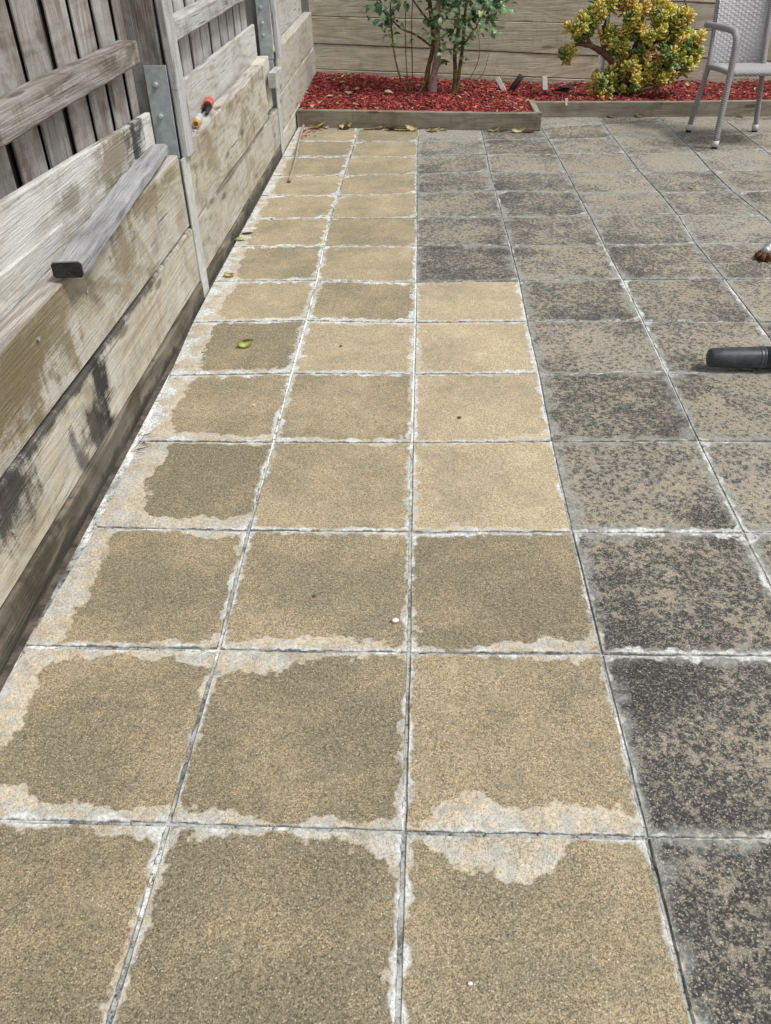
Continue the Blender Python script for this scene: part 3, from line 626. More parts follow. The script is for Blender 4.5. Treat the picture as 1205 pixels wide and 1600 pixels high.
# ================================================================== shrub with several stems
BARK = mat_plain('shrub bark', (.17, .105, .09), (.46, .32, .28), 35, .85)
BARK2 = mat_plain('green brown stem', (.055, .042, .022), (.24, .17, .07), 45, .8)
GLEAF = mat_leaf('shrub leaf', [(.035, .11, .045), (.08, .20, .085), (.16, .31, .13), (.34, .47, .20)], .38, isl=False)
def leaf_mesh(name, L, W_, cup=.12, fold=.2, n=5, thick=0.0):
    bm = bmesh.new(); rows = []
    for i in range(n+1):
        s = i/n; wd = W_*math.sin(math.pi*min(1, s*.92+.06))**.8*(1 if s < 1 else .15); z = cup*L*math.sin(math.pi*s)-cup*L*.8*s*s
        rows.append([bm.verts.new((s*L, -wd/2, z+fold*wd/2)), bm.verts.new((s*L, 0, z)), bm.verts.new((s*L, wd/2, z+fold*wd/2))])
    for i in range(n):
        for k in range(2): bm.faces.new((rows[i][k], rows[i+1][k], rows[i+1][k+1], rows[i][k+1]))
    if thick:
        g_ = bmesh.ops.solidify(bm, geom=bm.faces[:], thickness=thick)
    bmesh.ops.recalc_face_normals(bm, faces=bm.faces)
    return bm_mesh(name, bm, True)
def rotm(dirv, roll=0):
    q = Vector(dirv).normalized().to_track_quat('X', 'Z'); return q.to_matrix().to_4x4() @ Matrix.Rotation(roll, 4, 'X')
shrub = thing('leafy_shrub', 'multi stemmed shrub with dark green leaves growing in the red mulch', 'shrub', (.10, 6.58, .10))
rnd = random.Random(5)
stems = [  # path, radii, material
 ([(.098, 6.56, .05), (.105, 6.56, .20), (.135, 6.57, .36), (.13, 6.58, .60), (.16, 6.6, .95), (.14, 6.62, 1.35)], [.040, .036, .031, .026, .02, .01], BARK),
 ([(.03, 6.60, .05), (.06, 6.6, .25), (.10, 6.62, .45), (.06, 6.63, .8), (.02, 6.66, 1.25)], [.024, .022, .02, .016, .008], BARK2),
 ([(.262, 6.57, .05), (.280, 6.57, .22), (.272, 6.58, .38), (.30, 6.58, .58), (.27, 6.59, .85), (.33, 6.6, 1.2)], [.021, .020, .018, .018, .014, .007], BARK2),
 ([(.285, 6.59, .05), (.315, 6.60, .25), (.335, 6.6, .42), (.345, 6.6, .62), (.39, 6.62, 1.0), (.42, 6.63, 1.25)], [.019, .018, .016, .014, .01, .006], BARK2),
 ([(-.085, 6.55, .05), (-.16, 6.55, .20), (-.205, 6.56, .36), (-.23, 6.58, .60), (-.24, 6.6, .95)], [.011, .010, .009, .007, .004], BARK2),
 ([(-.075, 6.57, .05), (-.11, 6.58, .25), (-.12, 6.6, .55), (-.11, 6.62, .8)], [.006, .005, .005, .003], BARK2),
 ([(-.065, 6.55, .05), (-.065, 6.55, .28), (-.07, 6.56, .58), (-.05, 6.58, .9)], [.007, .006, .005, .003], BARK2),
 ([(-.04, 6.53, .05), (.02, 6.54, .14), (.05, 6.55, .2)], [.012, .01, .008], BARK2),
 ([(.08, 6.6, .42), (-.04, 6.6, .50), (-.16, 6.6, .55), (-.30, 6.58, .68), (-.38, 6.57, .82)], [.011, .010, .009, .007, .004], BARK2),
 ([(.10, 6.62, .55), (.0, 6.62, .66), (-.10, 6.62, .80), (-.16, 6.62, 1.0)], [.011, .009, .008, .005], BARK2),
 ([(.335, 6.6, .42), (.42, 6.58, .52), (.47, 6.56, .62), (.55, 6.55, .78)], [.010, .008, .007, .004], BARK2),
 ([(.36, 6.62, .12), (.45, 6.62, .27), (.47, 6.62, .40), (.44, 6.62, .55)], [.004, .004, .003, .003], BARK2),
 ([(.38, 6.64, .12), (.50, 6.64, .2), (.55, 6.64, .36)], [.003, .003, .002], BARK2)]
for k, (pts, rad, mt) in enumerate(stems):
    sp_ = smooth_path(pts, 5); rr = []
    for i in range(len(sp_)):
        f = i/(len(sp_)-1)*(len(rad)-1); j = min(int(f), len(rad)-2); rr.append((rad[j]*(1-(f-j))+rad[j+1]*(f-j))*.82*(1+rnd.uniform(-.12, .16)))
    bm = tube_bm(sp_, rr, 8 if k < 4 else 5)
    link('trunk' if k == 0 else 'stem', bm_mesh('stem', fix(bm), True), mt, shrub).matrix_basis = Matrix.Translation((-.10, -6.58, -.10))
LV = [leaf_mesh('leaf', .058, .034, .18, .25), leaf_mesh('leaf', .048, .030, .3, .35), leaf_mesh('leaf', .066, .036, .1, .2)]
def put_leaf(o_par, off, pos, d, sc_=1, roll=0, mt=GLEAF, name='leaf', ms=LV):
    me = rnd.choice(ms); o = link(name, me, mt, o_par)
    o.matrix_basis = Matrix.Translation(Vector(pos)-Vector(off)) @ rotm(d, roll) @ Matrix.Scale(sc_, 4); return o
# leaf clumps: centre, spread, count (leaves hang below and between the stems, thicker above the frame)
clumps = [((-.26, 6.56, .64), .07, 16), ((-.22, 6.55, .52), .05, 10), ((-.36, 6.56, .72), .06, 10), ((.03, 6.52, .53), .05, 9), ((.14, 6.52, .50), .07, 16), ((.20, 6.50, .58), .08, 22),
 ((.12, 6.52, .64), .08, 18), ((.30, 6.50, .55), .05, 10), ((.28, 6.5, .42), .05, 8), ((.36, 6.5, .60), .07, 16), ((.46, 6.5, .60), .07, 20), ((.54, 6.5, .67), .08, 24), ((.44, 6.52, .70), .08, 18), ((.58, 6.5, .60), .05, 10),
 ((.16, 6.5, .30), .03, 5), ((.32, 6.5, .34), .03, 4), ((.60, 6.52, .74), .07, 14), ((.38, 6.52, .50), .04, 7), ((-.12, 6.54, .74), .08, 12), ((.24, 6.52, .76), .10, 20), ((.18, 6.51, .44), .05, 8), ((.24, 6.5, .50), .05, 8)]
nl = 0
for (cx, cy, cz), sp_, n_ in clumps:
    for k in range(n_):
        d = Vector((rnd.gauss(0, 1), rnd.gauss(-.4, 1), rnd.gauss(-.15, .6)))
        put_leaf(shrub, (.10, 6.58, .10), (cx+rnd.gauss(0, sp_*.75), cy+rnd.gauss(0, sp_*.9), cz+rnd.gauss(0, sp_*.7)), d, rnd.uniform(.75, 1.3), rnd.uniform(-.9, .9)); nl += 1
# the crown above
verts, faces = [], []
lm = LV[0]; lv_co = [v.co.copy() for v in lm.vertices]; lv_f = [tuple(p_.vertices) for p_ in lm.polygons]
def add_inst(M4):
    b0 = len(verts); verts.extend([tuple(M4 @ c_) for c_ in lv_co]); faces.extend([tuple(b0+i for i in f) for f in lv_f])
for k in range(900):
    th = rnd.uniform(0, 6.28); rr = rnd.uniform(.1, .55)
    pos = Vector((.12+rr*math.cos(th), 6.6+rr*.7*math.sin(th), rnd.uniform(.82, 1.45)))
    add_inst(Matrix.Translation(pos-Vector((.10, 6.58, .10))) @ rotm((rnd.gauss(0, 1), rnd.gauss(0, 1), rnd.gauss(0, .6)), rnd.uniform(-1, 1)) @ Matrix.Scale(rnd.uniform(.7, 1.2), 4))
for k in range(150):
    side = rnd.random() < .22
    pos = Vector((rnd.gauss(-.26, .06) if side else rnd.uniform(.04, .66), 6.62+rnd.gauss(0, .07), rnd.uniform(.56, .86)))
    add_inst(Matrix.Translation(pos-Vector((.10, 6.58, .10))) @ rotm((rnd.gauss(0, 1), rnd.gauss(-.3, 1), rnd.gauss(-.1, .6)), rnd.uniform(-1, 1)) @ Matrix.Scale(rnd.uniform(.8, 1.35), 4))
me = bpy.data.meshes.new('crown'); me.from_pydata(verts, [], faces); me.update()
GLEAF2 = mat_leaf('shrub crown leaf', [(.03, .095, .045), (.065, .17, .08), (.13, .26, .12), (.26, .38, .17)], .38)
tag(link('crown', me, GLEAF2, shrub), kind='stuff')

# ================================================================== jade plant
JO = Vector((1.62, 6.42, .06))
jade = thing('jade_plant', 'bushy succulent with plump yellow green leaves and thick brown stems', 'succulent', JO)
JB = mat_plain('succulent bark', (.055, .03, .018), (.20, .11, .062), 40, .8)
M = Mat('succulent leaf'); r1 = M.rnd(); i1 = M.island(); n_ = M.noise(M.pos(True), 30, 2)
col = M.mix((.09, .20, .055), (.38, .42, .07), r1.step(.05, .38)); col = M.mix(col, (.70, .58, .10), r1.step(.35, .75)); col = M.mix(col, (.60, .33, .10), r1.step(.74, .95)*.75)
col = M.mix(col, (.62, .52, .16), i1.step(.6, 1)*.45); col = M.mix(col, (.055, .12, .03), i1.step(.35, .0)*.5)
JL = M.set(M.gain(col, n_*.5+.72), .33, **{'Specular IOR Level': .5})
def plump_leaf(bm, M4, L, W_, T):
    rows = []; n = 4
    for i in range(n+1):
        s = i/n; wd = W_*(.22+.78*math.sin(math.pi*.5*min(1, s*1.35)))*(1 if i < n-1 else (.92 if i == n-1 else .35)); th = T*(.5+.5*math.sin(math.pi*s*.9)); z = .16*L*s*s
        rows.append([bm.verts.new(M4 @ Vector((s*L, y_*wd/2, z+z_*th/2))) for (y_, z_) in ((-1, 0), (-.5, .9), (.5, .9), (1, 0), (.5, -.9), (-.5, -.9))])
    for i in range(n):
        for k in range(6): bm.faces.new((rows[i][k], rows[i+1][k], rows[i+1][(k+1) % 6], rows[i][(k+1) % 6]))
    bm.faces.new(list(reversed(rows[-1])))
rosettes = []
for v in range(5):
    bm = bmesh.new(); rv = random.Random(v+40)
    for ring, (n_, el, ln) in enumerate(((3, 1.15, .7), (4, .75, .95), (5, .25, 1.0), (3, -.2, .85))):
        for k in range(n_):
            az = 6.283*k/n_ + ring*.7 + rv.uniform(-.3, .3); e_ = el+rv.uniform(-.2, .2)
            d = Vector((math.cos(az)*math.cos(e_), math.sin(az)*math.cos(e_), math.sin(e_)))
            plump_leaf(bm, Matrix.Translation((0, 0, -.012*ring)) @ rotm(d), .040*ln*rv.uniform(.8, 1.15), .024*rv.uniform(.85, 1.15), .008)
    tube_bm([(0, 0, -.07), (0, 0, 0)], [.005, .004], 5, bm)
    rosettes.append(bm_mesh('leaf_cluster', fix(bm), True))
rnd = random.Random(21)
branches = [([(1.64, 6.42, .05), (1.60, 6.41, .16), (1.52, 6.40, .27), (1.43, 6.39, .36), (1.32, 6.38, .42), (1.22, 6.38, .44), (1.14, 6.38, .42)], [.036, .032, .028, .025, .020, .013, .007]),
 ([(1.66, 6.44, .05), (1.64, 6.44, .20), (1.66, 6.45, .36), (1.69, 6.45, .52), (1.65, 6.46, .72)], [.040, .037, .034, .028, .018]),
 ([(1.64, 6.44, .30), (1.57, 6.45, .45), (1.58, 6.45, .58), (1.50, 6.45, .72)], [.024, .020, .016, .010]),
 ([(1.67, 6.43, .12), (1.80, 6.42, .20), (1.90, 6.42, .30), (2.0, 6.42, .36)], [.026, .02, .015, .009]),
 ([(1.67, 6.44, .30), (1.78, 6.45, .42), (1.90, 6.45, .48), (1.98, 6.46, .55)], [.022, .018, .013, .008]),
 ([(1.43, 6.39, .36), (1.38, 6.39, .48), (1.40, 6.39, .60)], [.016, .012, .008]), ([(1.32, 6.38, .42), (1.24, 6.36, .52), (1.22, 6.36, .60)], [.012, .010, .006]),
 ([(1.62, 6.40, .08), (1.52, 6.32, .12), (1.44, 6.28, .15)], [.018, .012, .007]), ([(1.66, 6.40, .08), (1.74, 6.30, .13), (1.86, 6.28, .17)], [.018, .012, .007]),
 ([(1.90, 6.42, .30), (1.96, 6.40, .24), (2.04, 6.40, .26)], [.010, .008, .005]), ([(1.9, 6.45, .48), (1.93, 6.45, .56), (2.0, 6.45, .64), (1.97, 6.45, .72)], [.010, .009, .007, .005])]
for pts, rad in branches:
    sp_ = smooth_path(pts, 4); rr = []
    for i in range(len(sp_)):
        f = i/(len(sp_)-1)*(len(rad)-1); j = min(int(f), len(rad)-2); rr.append((rad[j]*(1-(f-j))+rad[j+1]*(f-j))*(1+rnd.uniform(-.10, .18)))
    o = link('branch', bm_mesh('branch', fix(tube_bm(sp_, rr, 8)), True), JB, jade); o.matrix_basis = Matrix.Translation(-JO)
lobes = [((1.22, .56), .09, 15), ((1.37, .68), .10, 16), ((1.15, .37), .05, 7), ((1.30, .60), .07, 9), ((1.61, .65), .10, 16), ((1.74, .52), .10, 18), ((1.93, .50), .09, 15), ((2.04, .43), .08, 14), ((1.90, .34), .10, 18),
 ((1.62, .27), .09, 15), ((1.70, .17), .10, 18), ((1.42, .14), .09, 16), ((1.88, .19), .09, 16), ((1.45, .49), .07, 10), ((2.06, .29), .06, 9), ((1.56, .12), .08, 12), ((1.53, .40), .05, 6), ((1.80, .62), .08, 10), ((1.98, .60), .05, 7), ((1.54, .74), .08, 5), ((1.8, .74), .08, 5), ((1.50, .44), .06, 8), ((1.60, .50), .07, 9), ((1.70, .38), .06, 9), ((2.10, .37), .04, 5), ((1.5, .22), .05, 6), ((1.78, .28), .07, 9)]
for (lx, lz), rad, n_ in lobes:
    for k in range(n_):
        d = Vector((rnd.gauss(0, 1), rnd.gauss(-.35, .9), rnd.gauss(.25, .8))).normalized()
        pos = Vector((lx, 6.42, lz+.01)) + Vector((d.x*rad*1.15, d.y*rad*1.5, d.z*rad))*rnd.uniform(.65, 1.1)
        if pos.z < .10: pos.z = .10+rnd.uniform(0, .03)
        up_ = (d*.7+Vector((0, -.25, .8))).normalized()
        o = link('leaf_cluster', rnd.choice(rosettes), JL, jade)
        o.matrix_basis = Matrix.Translation(pos-JO) @ up_.to_track_quat('Z', 'Y').to_matrix().to_4x4() @ Matrix.Rotation(rnd.uniform(0, 6.28), 4, 'Z') @ Matrix.Scale(rnd.uniform(.85, 1.7), 4)

# ================================================================== woven garden chair
M = Mat('grey wicker wrap'); tc = M.pos(True); n1_ = M.noise(M.map(tc, (1, 1, 1)), 160, 2, .6); x, y, z = M.xyz(tc)
wv = ((z*520.+x*240.+y*240.)._m('SINE')*.5+.5)
WICK = M.set(M.mix((.17, .165, .17), (.42, .415, .425), (n1_*.6+wv*.35).step(.25, .75)), .5, wv+n1_, .002, .8)
M = Mat('grey woven strand'); i1 = M.island(); n1_ = M.noise(M.pos(True), 90, 2)
WEAVE = M.set(M.mix((.40, .395, .41), (.60, .595, .61), (i1*.4+n1_*.6)), .42, **{'Specular IOR Level': .45})
chair = thing('garden_chair', 'pale grey woven wicker armchair standing beside the garden bed', 'chair', (2.15, 5.2, 0))
CO = Vector((2.15, 5.2, 0)); off = Matrix.Translation(-CO)
FL, FR, BL, BR = Vector((1.945, 5.0, 0)), Vector((2.50, 4.97, 0)), Vector((1.898, 5.48, 0)), Vector((2.345, 5.45, 0))
def chair_tube(name, pts, rad, mt=WICK, seg=12, par=chair, n=6):
    o = link(name, bm_mesh(name, fix(tube_bm(smooth_path(pts, n), rad, seg)), True), mt, par)
    o.matrix_basis = off if par is chair else Matrix.Identity(4); return o
def foot(leg, p0, d):
    p0 = Vector(p0); d = Vector(d).normalized()
    bm = bmesh.new(); tube_bm([p0+d*.014, p0+d*.050], [.0205, .0215], 14, bm); o = link('foot_sleeve', bm_mesh('foot', fix(bm), True), WHITEPL, leg)
    bm = bmesh.new(); tube_bm([p0, p0+d*.016], [.0185, .0200], 14, bm); o2 = link('foot_tip', bm_mesh('foot', fix(bm), True), BLACKRUB, leg)
# front legs run up into the arms
for s, Fp, sx in ((0, FL, -1), (1, FR, 1)):
    ax = Fp.x - .035 if s == 0 else Fp.x+.03
    topf = Vector((Fp.x+(.005 if s == 0 else -.005), 5.01, .655))
    lg = chair_tube('front_leg', [Fp+Vector((0, 0, .045)), Fp+Vector((.003, .004, .25)), Fp+Vector((.008, .008, .45)), Vector((Fp.x+.006, 5.01, .60)), Vector((Fp.x, 5.03, .650)), Vector((Fp.x-.008*(1-2*s), 5.08, .668)), Vector((ax+.008, 5.28, .665)), Vector((ax-.015*(1-2*s), 5.50, .655))],
                    .0200)
    foot(lg, Fp, (.01, .015, 1))
for s, Bp in ((0, BL), (1, BR)):
    k = 1 if s == 0 else -1
    lg = chair_tube('rear_leg', [Bp+Vector((0, 0, .045)), Bp+Vector((.022*k, -.01, .22)), Bp+Vector((.045*k, -.02, .40)), Bp+Vector((.052*k, .0, .52)), Bp+Vector((.055*k, .05, .75)), Bp+Vector((.06*k, .12, 1.0))], .0175)
    foot(lg, Bp, (.1*k, -.03, 1))
# seat: a rim and a woven pad
sx0, sx1 = 1.955, 2.47; sy0, sy1 = 5.02, 5.46
def zs(y): return .440-.02*(y-5.02)/.44
chair_tube('seat_rim', [(sx0, sy1, .412), (sx0+.0, 5.24, zs(5.24)), (sx0+.01, sy0+.02, .438), (sx0+.06, sy0-.005, .440), (2.2, sy0-.012, .440), (sx1-.06, sy0-.005, .440), (sx1, sy0+.02, .438), (sx1, 5.24, zs(5.24)), (sx1-.06, sy1, .412)], .017)
def weave(name, P, nu, nv, amp, wd, th=.0035, par=chair):
    # strands across (u) bending over and under uprights (v); P(u, v) -> point, normal
    verts, faces = [], []
    def strip(pts, ups, w_):
        b0 = len(verts); n = len(pts)
        for (p_, nn), a_ in zip(pts, ups):
            for (sa, sb) in ((-1, 1), (1, 1), (1, -1), (-1, -1)): verts.append(tuple(p_ + a_*(sa*w_/2) + nn*(sb*th/2)))
        for i in range(n-1):
            for k in range(4): faces.append((b0+4*i+k, b0+4*i+(k+1) % 4, b0+4*i+4+(k+1) % 4, b0+4*i+4+k))
    for j in range(nv):
        v = (j+.5)/nv; pts, ups = [], []
        for i in range(nu*3+1):
            u = i/(nu*3); p_, nn = P(u, v); p2, _ = P(u, min(1, v+.01)); p1, _ = P(u, max(0, v-.01))
            a = amp*math.cos(math.pi*(u*nu)+math.pi*(j % 2))
            pts.append((p_+nn*a, nn)); ups.append((p2-p1).normalized())
        strip(pts, ups, wd)
    for i in range(nu+1):
        u = min(max(i/nu, .006), .994); pts, ups = [], []
        for j in range(nv+1):
            v = j/nv; p_, nn = P(u, v); p2, _ = P(min(1, u+.01), v); p1, _ = P(max(0, u-.01), v)
            pts.append((p_, nn)); ups.append((p2-p1).normalized())
        strip(pts, ups, wd*.75)
    me = bpy.data.meshes.new(name); me.from_pydata([tuple(Vector(v)-CO) for v in verts], [], faces); me.update()
    o = link(name, me, WEAVE, par); o['kind'] = 'stuff'; return o
def PB(u, v):
    xl, xr = 1.955+.0*v, 2.30+.04*v
    z_ = .43+.60*v; y_ = 5.465+.14*v*v+.03*math.sin(math.pi*u)
    return Vector((xl+(xr-xl)*u+.03*0, y_, z_)), Vector((0, -.97, .24)).normalized()
def PS(u, v): return Vector((sx0+.012+(sx1-sx0-.024-.05*v)*u, sy0+.002+(sy1-sy0)*v, zs(sy0+.44*v)+.008-.006*math.sin(math.pi*u)*math.sin(math.pi*v))), Vector((0, 0, 1))
weave('woven_backrest', PB, 15, 46, .0035, .0115); weave('woven_seat', PS, 18, 32, .003, .0125)
def panel(name, P, par=chair, nu=6, nv=6, d=.006):
    bm = bmesh.new(); g_ = [[None]*(nv+1) for _ in range(nu+1)]
    for i in range(nu+1):
        for j in range(nv+1):
            p_, nn = P(i/nu, j/nv); g_[i][j] = bm.verts.new(p_-nn*d-CO)
    for i in range(nu):
        for j in range(nv): bm.faces.new((g_[i][j], g_[i+1][j], g_[i+1][j+1], g_[i][j+1]))
    bmesh.ops.solidify(bm, geom=bm.faces[:], thickness=.004)
    return link(name, bm_mesh(name, fix(bm), True), WICK, par)
panel('backrest_lining', PB); panel('seat_lining', PS)
chair_tube('back_rim', [(1.95, 5.47, .45), (1.953, 5.52, .72), (1.958, 5.59, .98), (1.99, 5.61, 1.03), (2.14, 5.64, 1.045), (2.28, 5.61, 1.03), (2.325, 5.59, .98), (2.31, 5.52, .72), (2.295, 5.47, .45)], .013)

# ================================================================== leaf blower tube
blower = thing('leaf_blower', 'black plastic leaf blower tube lying on the dark pavers', 'leaf blower', (1.3, 1.84, 0))
def lathe(name, par, mt, prof, o_, d_, seg=28, org=(0, 0, 0), squash=None):
    bm = bmesh.new(); d_ = Vector(d_).normalized(); tube_bm([Vector(o_)+d_*s for s, r_ in prof], [r_ for s, r_ in prof], seg, bm)
    ob = link(name, bm_mesh(name, fix(bm), True), mt, par); ob.matrix_basis = Matrix.Translation(-Vector(org)); return ob
bo, bd = Vector((1.044, 1.848, .046)), Vector((1, -.035, .012))
lathe('nozzle', blower, BLACKPL, [(0, .020), (.002, .026), (.006, .030), (.016, .0335), (.05, .0355), (.11, .0372), (.170, .0385), (.178, .0385)], bo, bd, org=(1.3, 1.84, 0))
lathe('collar_ring', blower, BLACKPL, [(.172, .0385), (.174, .0398), (.178, .0400), (.180, .0392), (.186, .0392), (.188, .0400), (.192, .0398), (.194, .0392)], bo, bd, org=(1.3, 1.84, 0))
lathe('extension_tube', blower, BLACKPL, [(.190, .0388), (.4, .041), (.62, .044), (.64, .048), (.66, .048)], bo, bd, org=(1.3, 1.84, 0))
lathe('motor_housing', blower, BLACKPL, [(.655, .05), (.68, .075), (.74, .095), (.84, .10), (.92, .09), (.98, .06), (1.0, .03)], bo+Vector((0, 0, .045)), bd, org=(1.3, 1.84, 0))

# ================================================================== rusty furniture foot at the right edge
tbl = thing('metal_pole', 'dull silver metal pole with a rusty end lying at the right edge', 'pole', (1.60, 2.94, 0))
TO = (1.60, 2.94, 0); rq = random.Random(4)
bm = bmesh.new(); c0 = Vector((1.604, 2.945, .012))
for k in range(8):
    a = 6.283*k/8+.3; r0 = rq.uniform(.8, 1.15)
    pts = [c0+Vector((math.cos(a), math.sin(a), 0))*rr_*r0+Vector((0, 0, zz)) for rr_, zz in ((.012, .010), (.030, .016), (.044, .008), (.047, -.007))]
    tube_bm(pts, [.009, .010, .008, .005], 6, bm)
tube_bm([c0-Vector((0, 0, .012)), c0+Vector((0, 0, .016))], [.034, .024], 14, bm)
o = link('rusty_end', bm_mesh('rusty_end', fix(bm), True), RUST, tbl); o.matrix_basis = Matrix.Translation(-Vector(TO))
lathe('shaft', tbl, SILV, [(0, .015), (.010, .021), (.030, .023), (.036, .018), (.040, .018), (.046, .024), (.070, .025), (.076, .019), (.082, .019), (.090, .024), (.14, .022), (.5, .022), (.95, .022), (.955, .018)], Vector((1.594, 2.93, .040)), Vector((.56, .83, -.018)), org=TO)

# ================================================================== small things on the wall top
f1 = thing('hose_connector', 'grey hose connector with an orange collar lying on the wall top', 'hose connector', (-.968, 3.02, .592)); O1 = (-.968, 3.02, .592)
d1 = Vector((-.12, 1, 0)); b1_ = Vector((-.962, 2.985, .610))
lathe('barrel', f1, GREYPL, [(.03, .014), (.036, .0165), (.14, .0165), (.148, .014), (.17, .011)], b1_, d1, 20, O1)
lathe('collar', f1, ORPL, [(.0, .010), (.001, .0155), (.028, .017), (.032, .015)], b1_, d1, 20, O1)
lathe('socket', f1, RUST, [(-.002, .004), (-.0015, .0095), (.004, .0098)], b1_, d1, 16, O1)
bm = bmesh.new(); tube_bm(smooth_path([(-.955, 2.955, .606), (-.935, 2.92, .602), (-.945, 2.89, .60), (-.975, 2.90, .602), (-.98, 2.95, .603)], 5), .0025, 6, bm)
o = link('wire_hook', bm_mesh('wire', fix(bm), True), SILV, f1); o.matrix_basis = Matrix.Translation(-Vector(O1))
f2 = thing('hose_nozzle', 'dark nozzle with a bright red ring lying on the wall top', 'hose nozzle', (-.985, 3.4, .592)); O2 = (-.985, 3.4, .592)
b2_ = Vector((-.982, 3.32, .616)); d2 = Vector((-.14, 1, .0))
lathe('red_ring', f2, REDPL, [(.02, .019), (.022, .022), (.11, .023), (.13, .020), (.136, .013)], b2_, d2, 22, O2)
lathe('bore', f2, BLACKRUB, [(.0185, .005), (.019, .0185), (.03, .0188)], b2_, d2, 18, O2)
lathe('stem', f2, BLACKRUB, [(-.10, .006), (-.06, .009), (.02, .011)], b2_+Vector((.002, 0, -.012)), d2, 12, O2)

# ================================================================== things in the garden bed
st1 = thing('wooden_stake', 'short pale wooden stake leaning left in the mulch by the back wall', 'stake', (.67, 6.75, .07))
board('stake_body', st1, W_FAR, (.705, 6.72, .045), (.635, 6.78, .155), .03, .04, upv=(0, 1, 0), segs=2, seed=3)
st2 = thing('wooden_stake', 'square pale timber peg standing upright against the back wall', 'stake', (1.05, 6.82, .06))
board('stake_body', st2, W_FAR, (1.045, 6.80, .02), (1.03, 6.86, .145), .04, .042, upv=(0, 1, 0), segs=2, seed=4)
pipe = thing('black_pipe', 'stub of black pipe leaning right in the mulch by the back wall', 'pipe', (.78, 6.75, .07))
lathe('pipe_body', pipe, BLACKRUB, [(0, .024), (.12, .024), (.165, .024), (.168, .019)], (.735, 6.75, .04), (.62, .25, .78), 14, (.78, 6.75, .07))
bag = thing('dark_debris', 'dark crumpled scrap lying on the mulch left of the succulent', 'scrap', (1.19, 6.75, .07))
bm = bmesh.new(); bmesh.ops.create_icosphere(bm, subdivisions=2, radius=1)
rq = random.Random(9)
for v in bm.verts: v.co = Vector((v.co.x*.085, v.co.y*.04, v.co.z*.026))*rq.uniform(.6, 1.25)
link('scrap_body', bm_mesh('scrap', fix(bm)), BLACKRUB, bag)
tagm = mat_plain('white tag', (.62, .62, .6), (.8, .8, .78), 60, .6)
o = board('plant_tag', None, tagm, (1.105, 6.005, .085), (1.10, 6.0, .135), .016, .002, upv=(1, 0, 0), ch=.0004, segs=1)
tag(o, 'small white plastic tag on the edging right of the bed corner', 'tag')

# ================================================================== fallen leaves, stick, pebbles
DRY = mat_leaf('dry leaf', [(.62, .47, .24), (.74, .64, .42), (.70, .56, .40), (.52, .32, .16)], .6, isl=False)
YEL = mat_leaf('yellow leaf', [(.70, .60, .24), (.80, .74, .44), (.74, .64, .34)], .5, isl=False)
GRN = mat_leaf('green leaf', [(.62, .66, .20), (.68, .72, .28), (.72, .74, .34)], .4, isl=False)
BRN_ = mat_leaf('brown leaf', [(.10, .045, .025), (.20, .09, .05), (.14, .06, .04)], .6, isl=False)
DL = [leaf_mesh('fallen_leaf', .075, .040, .06, .35, 6, .0008), leaf_mesh('fallen_leaf', .066, .048, -.20, .30, 6, .0008), leaf_mesh('fallen_leaf', .085, .035, -.06, .25, 6, .0008)]
def fallen(x, y, z, yaw, mt, label, group=None, sc_=1, k=0, tiltx=0, tilty=0):
    o = link('fallen_leaf', DL[k].copy() if True else DL[k], None); o.data.materials.clear(); o.data.materials.append(mt)
    m4 = Matrix.Rotation(yaw, 4, 'Z') @ Matrix.Rotation(tiltx, 4, 'X') @ Matrix.Rotation(tilty, 4, 'Y') @ Matrix.Scale(sc_, 4)
    zmin = min((m4 @ v.co).z for v in o.data.vertices)
    o.matrix_basis = Matrix.Translation((x, y, z - zmin + .0005)) @ m4
    return tag(o, label, 'leaf', group)
fallen(-.682, 2.03, .004, .5, GRN, 'curled yellow green leaf alone on a paver in the wall-side column', None, .95, 1, .35)
fallen(-.885, 2.79, .002, -.3, YEL, 'yellow leaf lying by the wall near the galvanised post', None, .9, 1)
fallen(-.925, 3.27, .003, .2, GRN, 'small green leaf with a brown tip against the wall base', None, .8, 0)
fallen(-.91, 3.37, .002, .15, BRN_, 'dark red brown leaf on the paver edge beside the wall', None, .75, 2)
fallen(1.55, 4.09, .002, .4, GRN, 'small olive green leaf alone on the pale far pavers', None, .7, 1)
fallen(-.79, 3.60, .002, 1.2, BRN_, 'tiny brown fragment of leaf in the middle of a pale far paver', None, .35, 0)
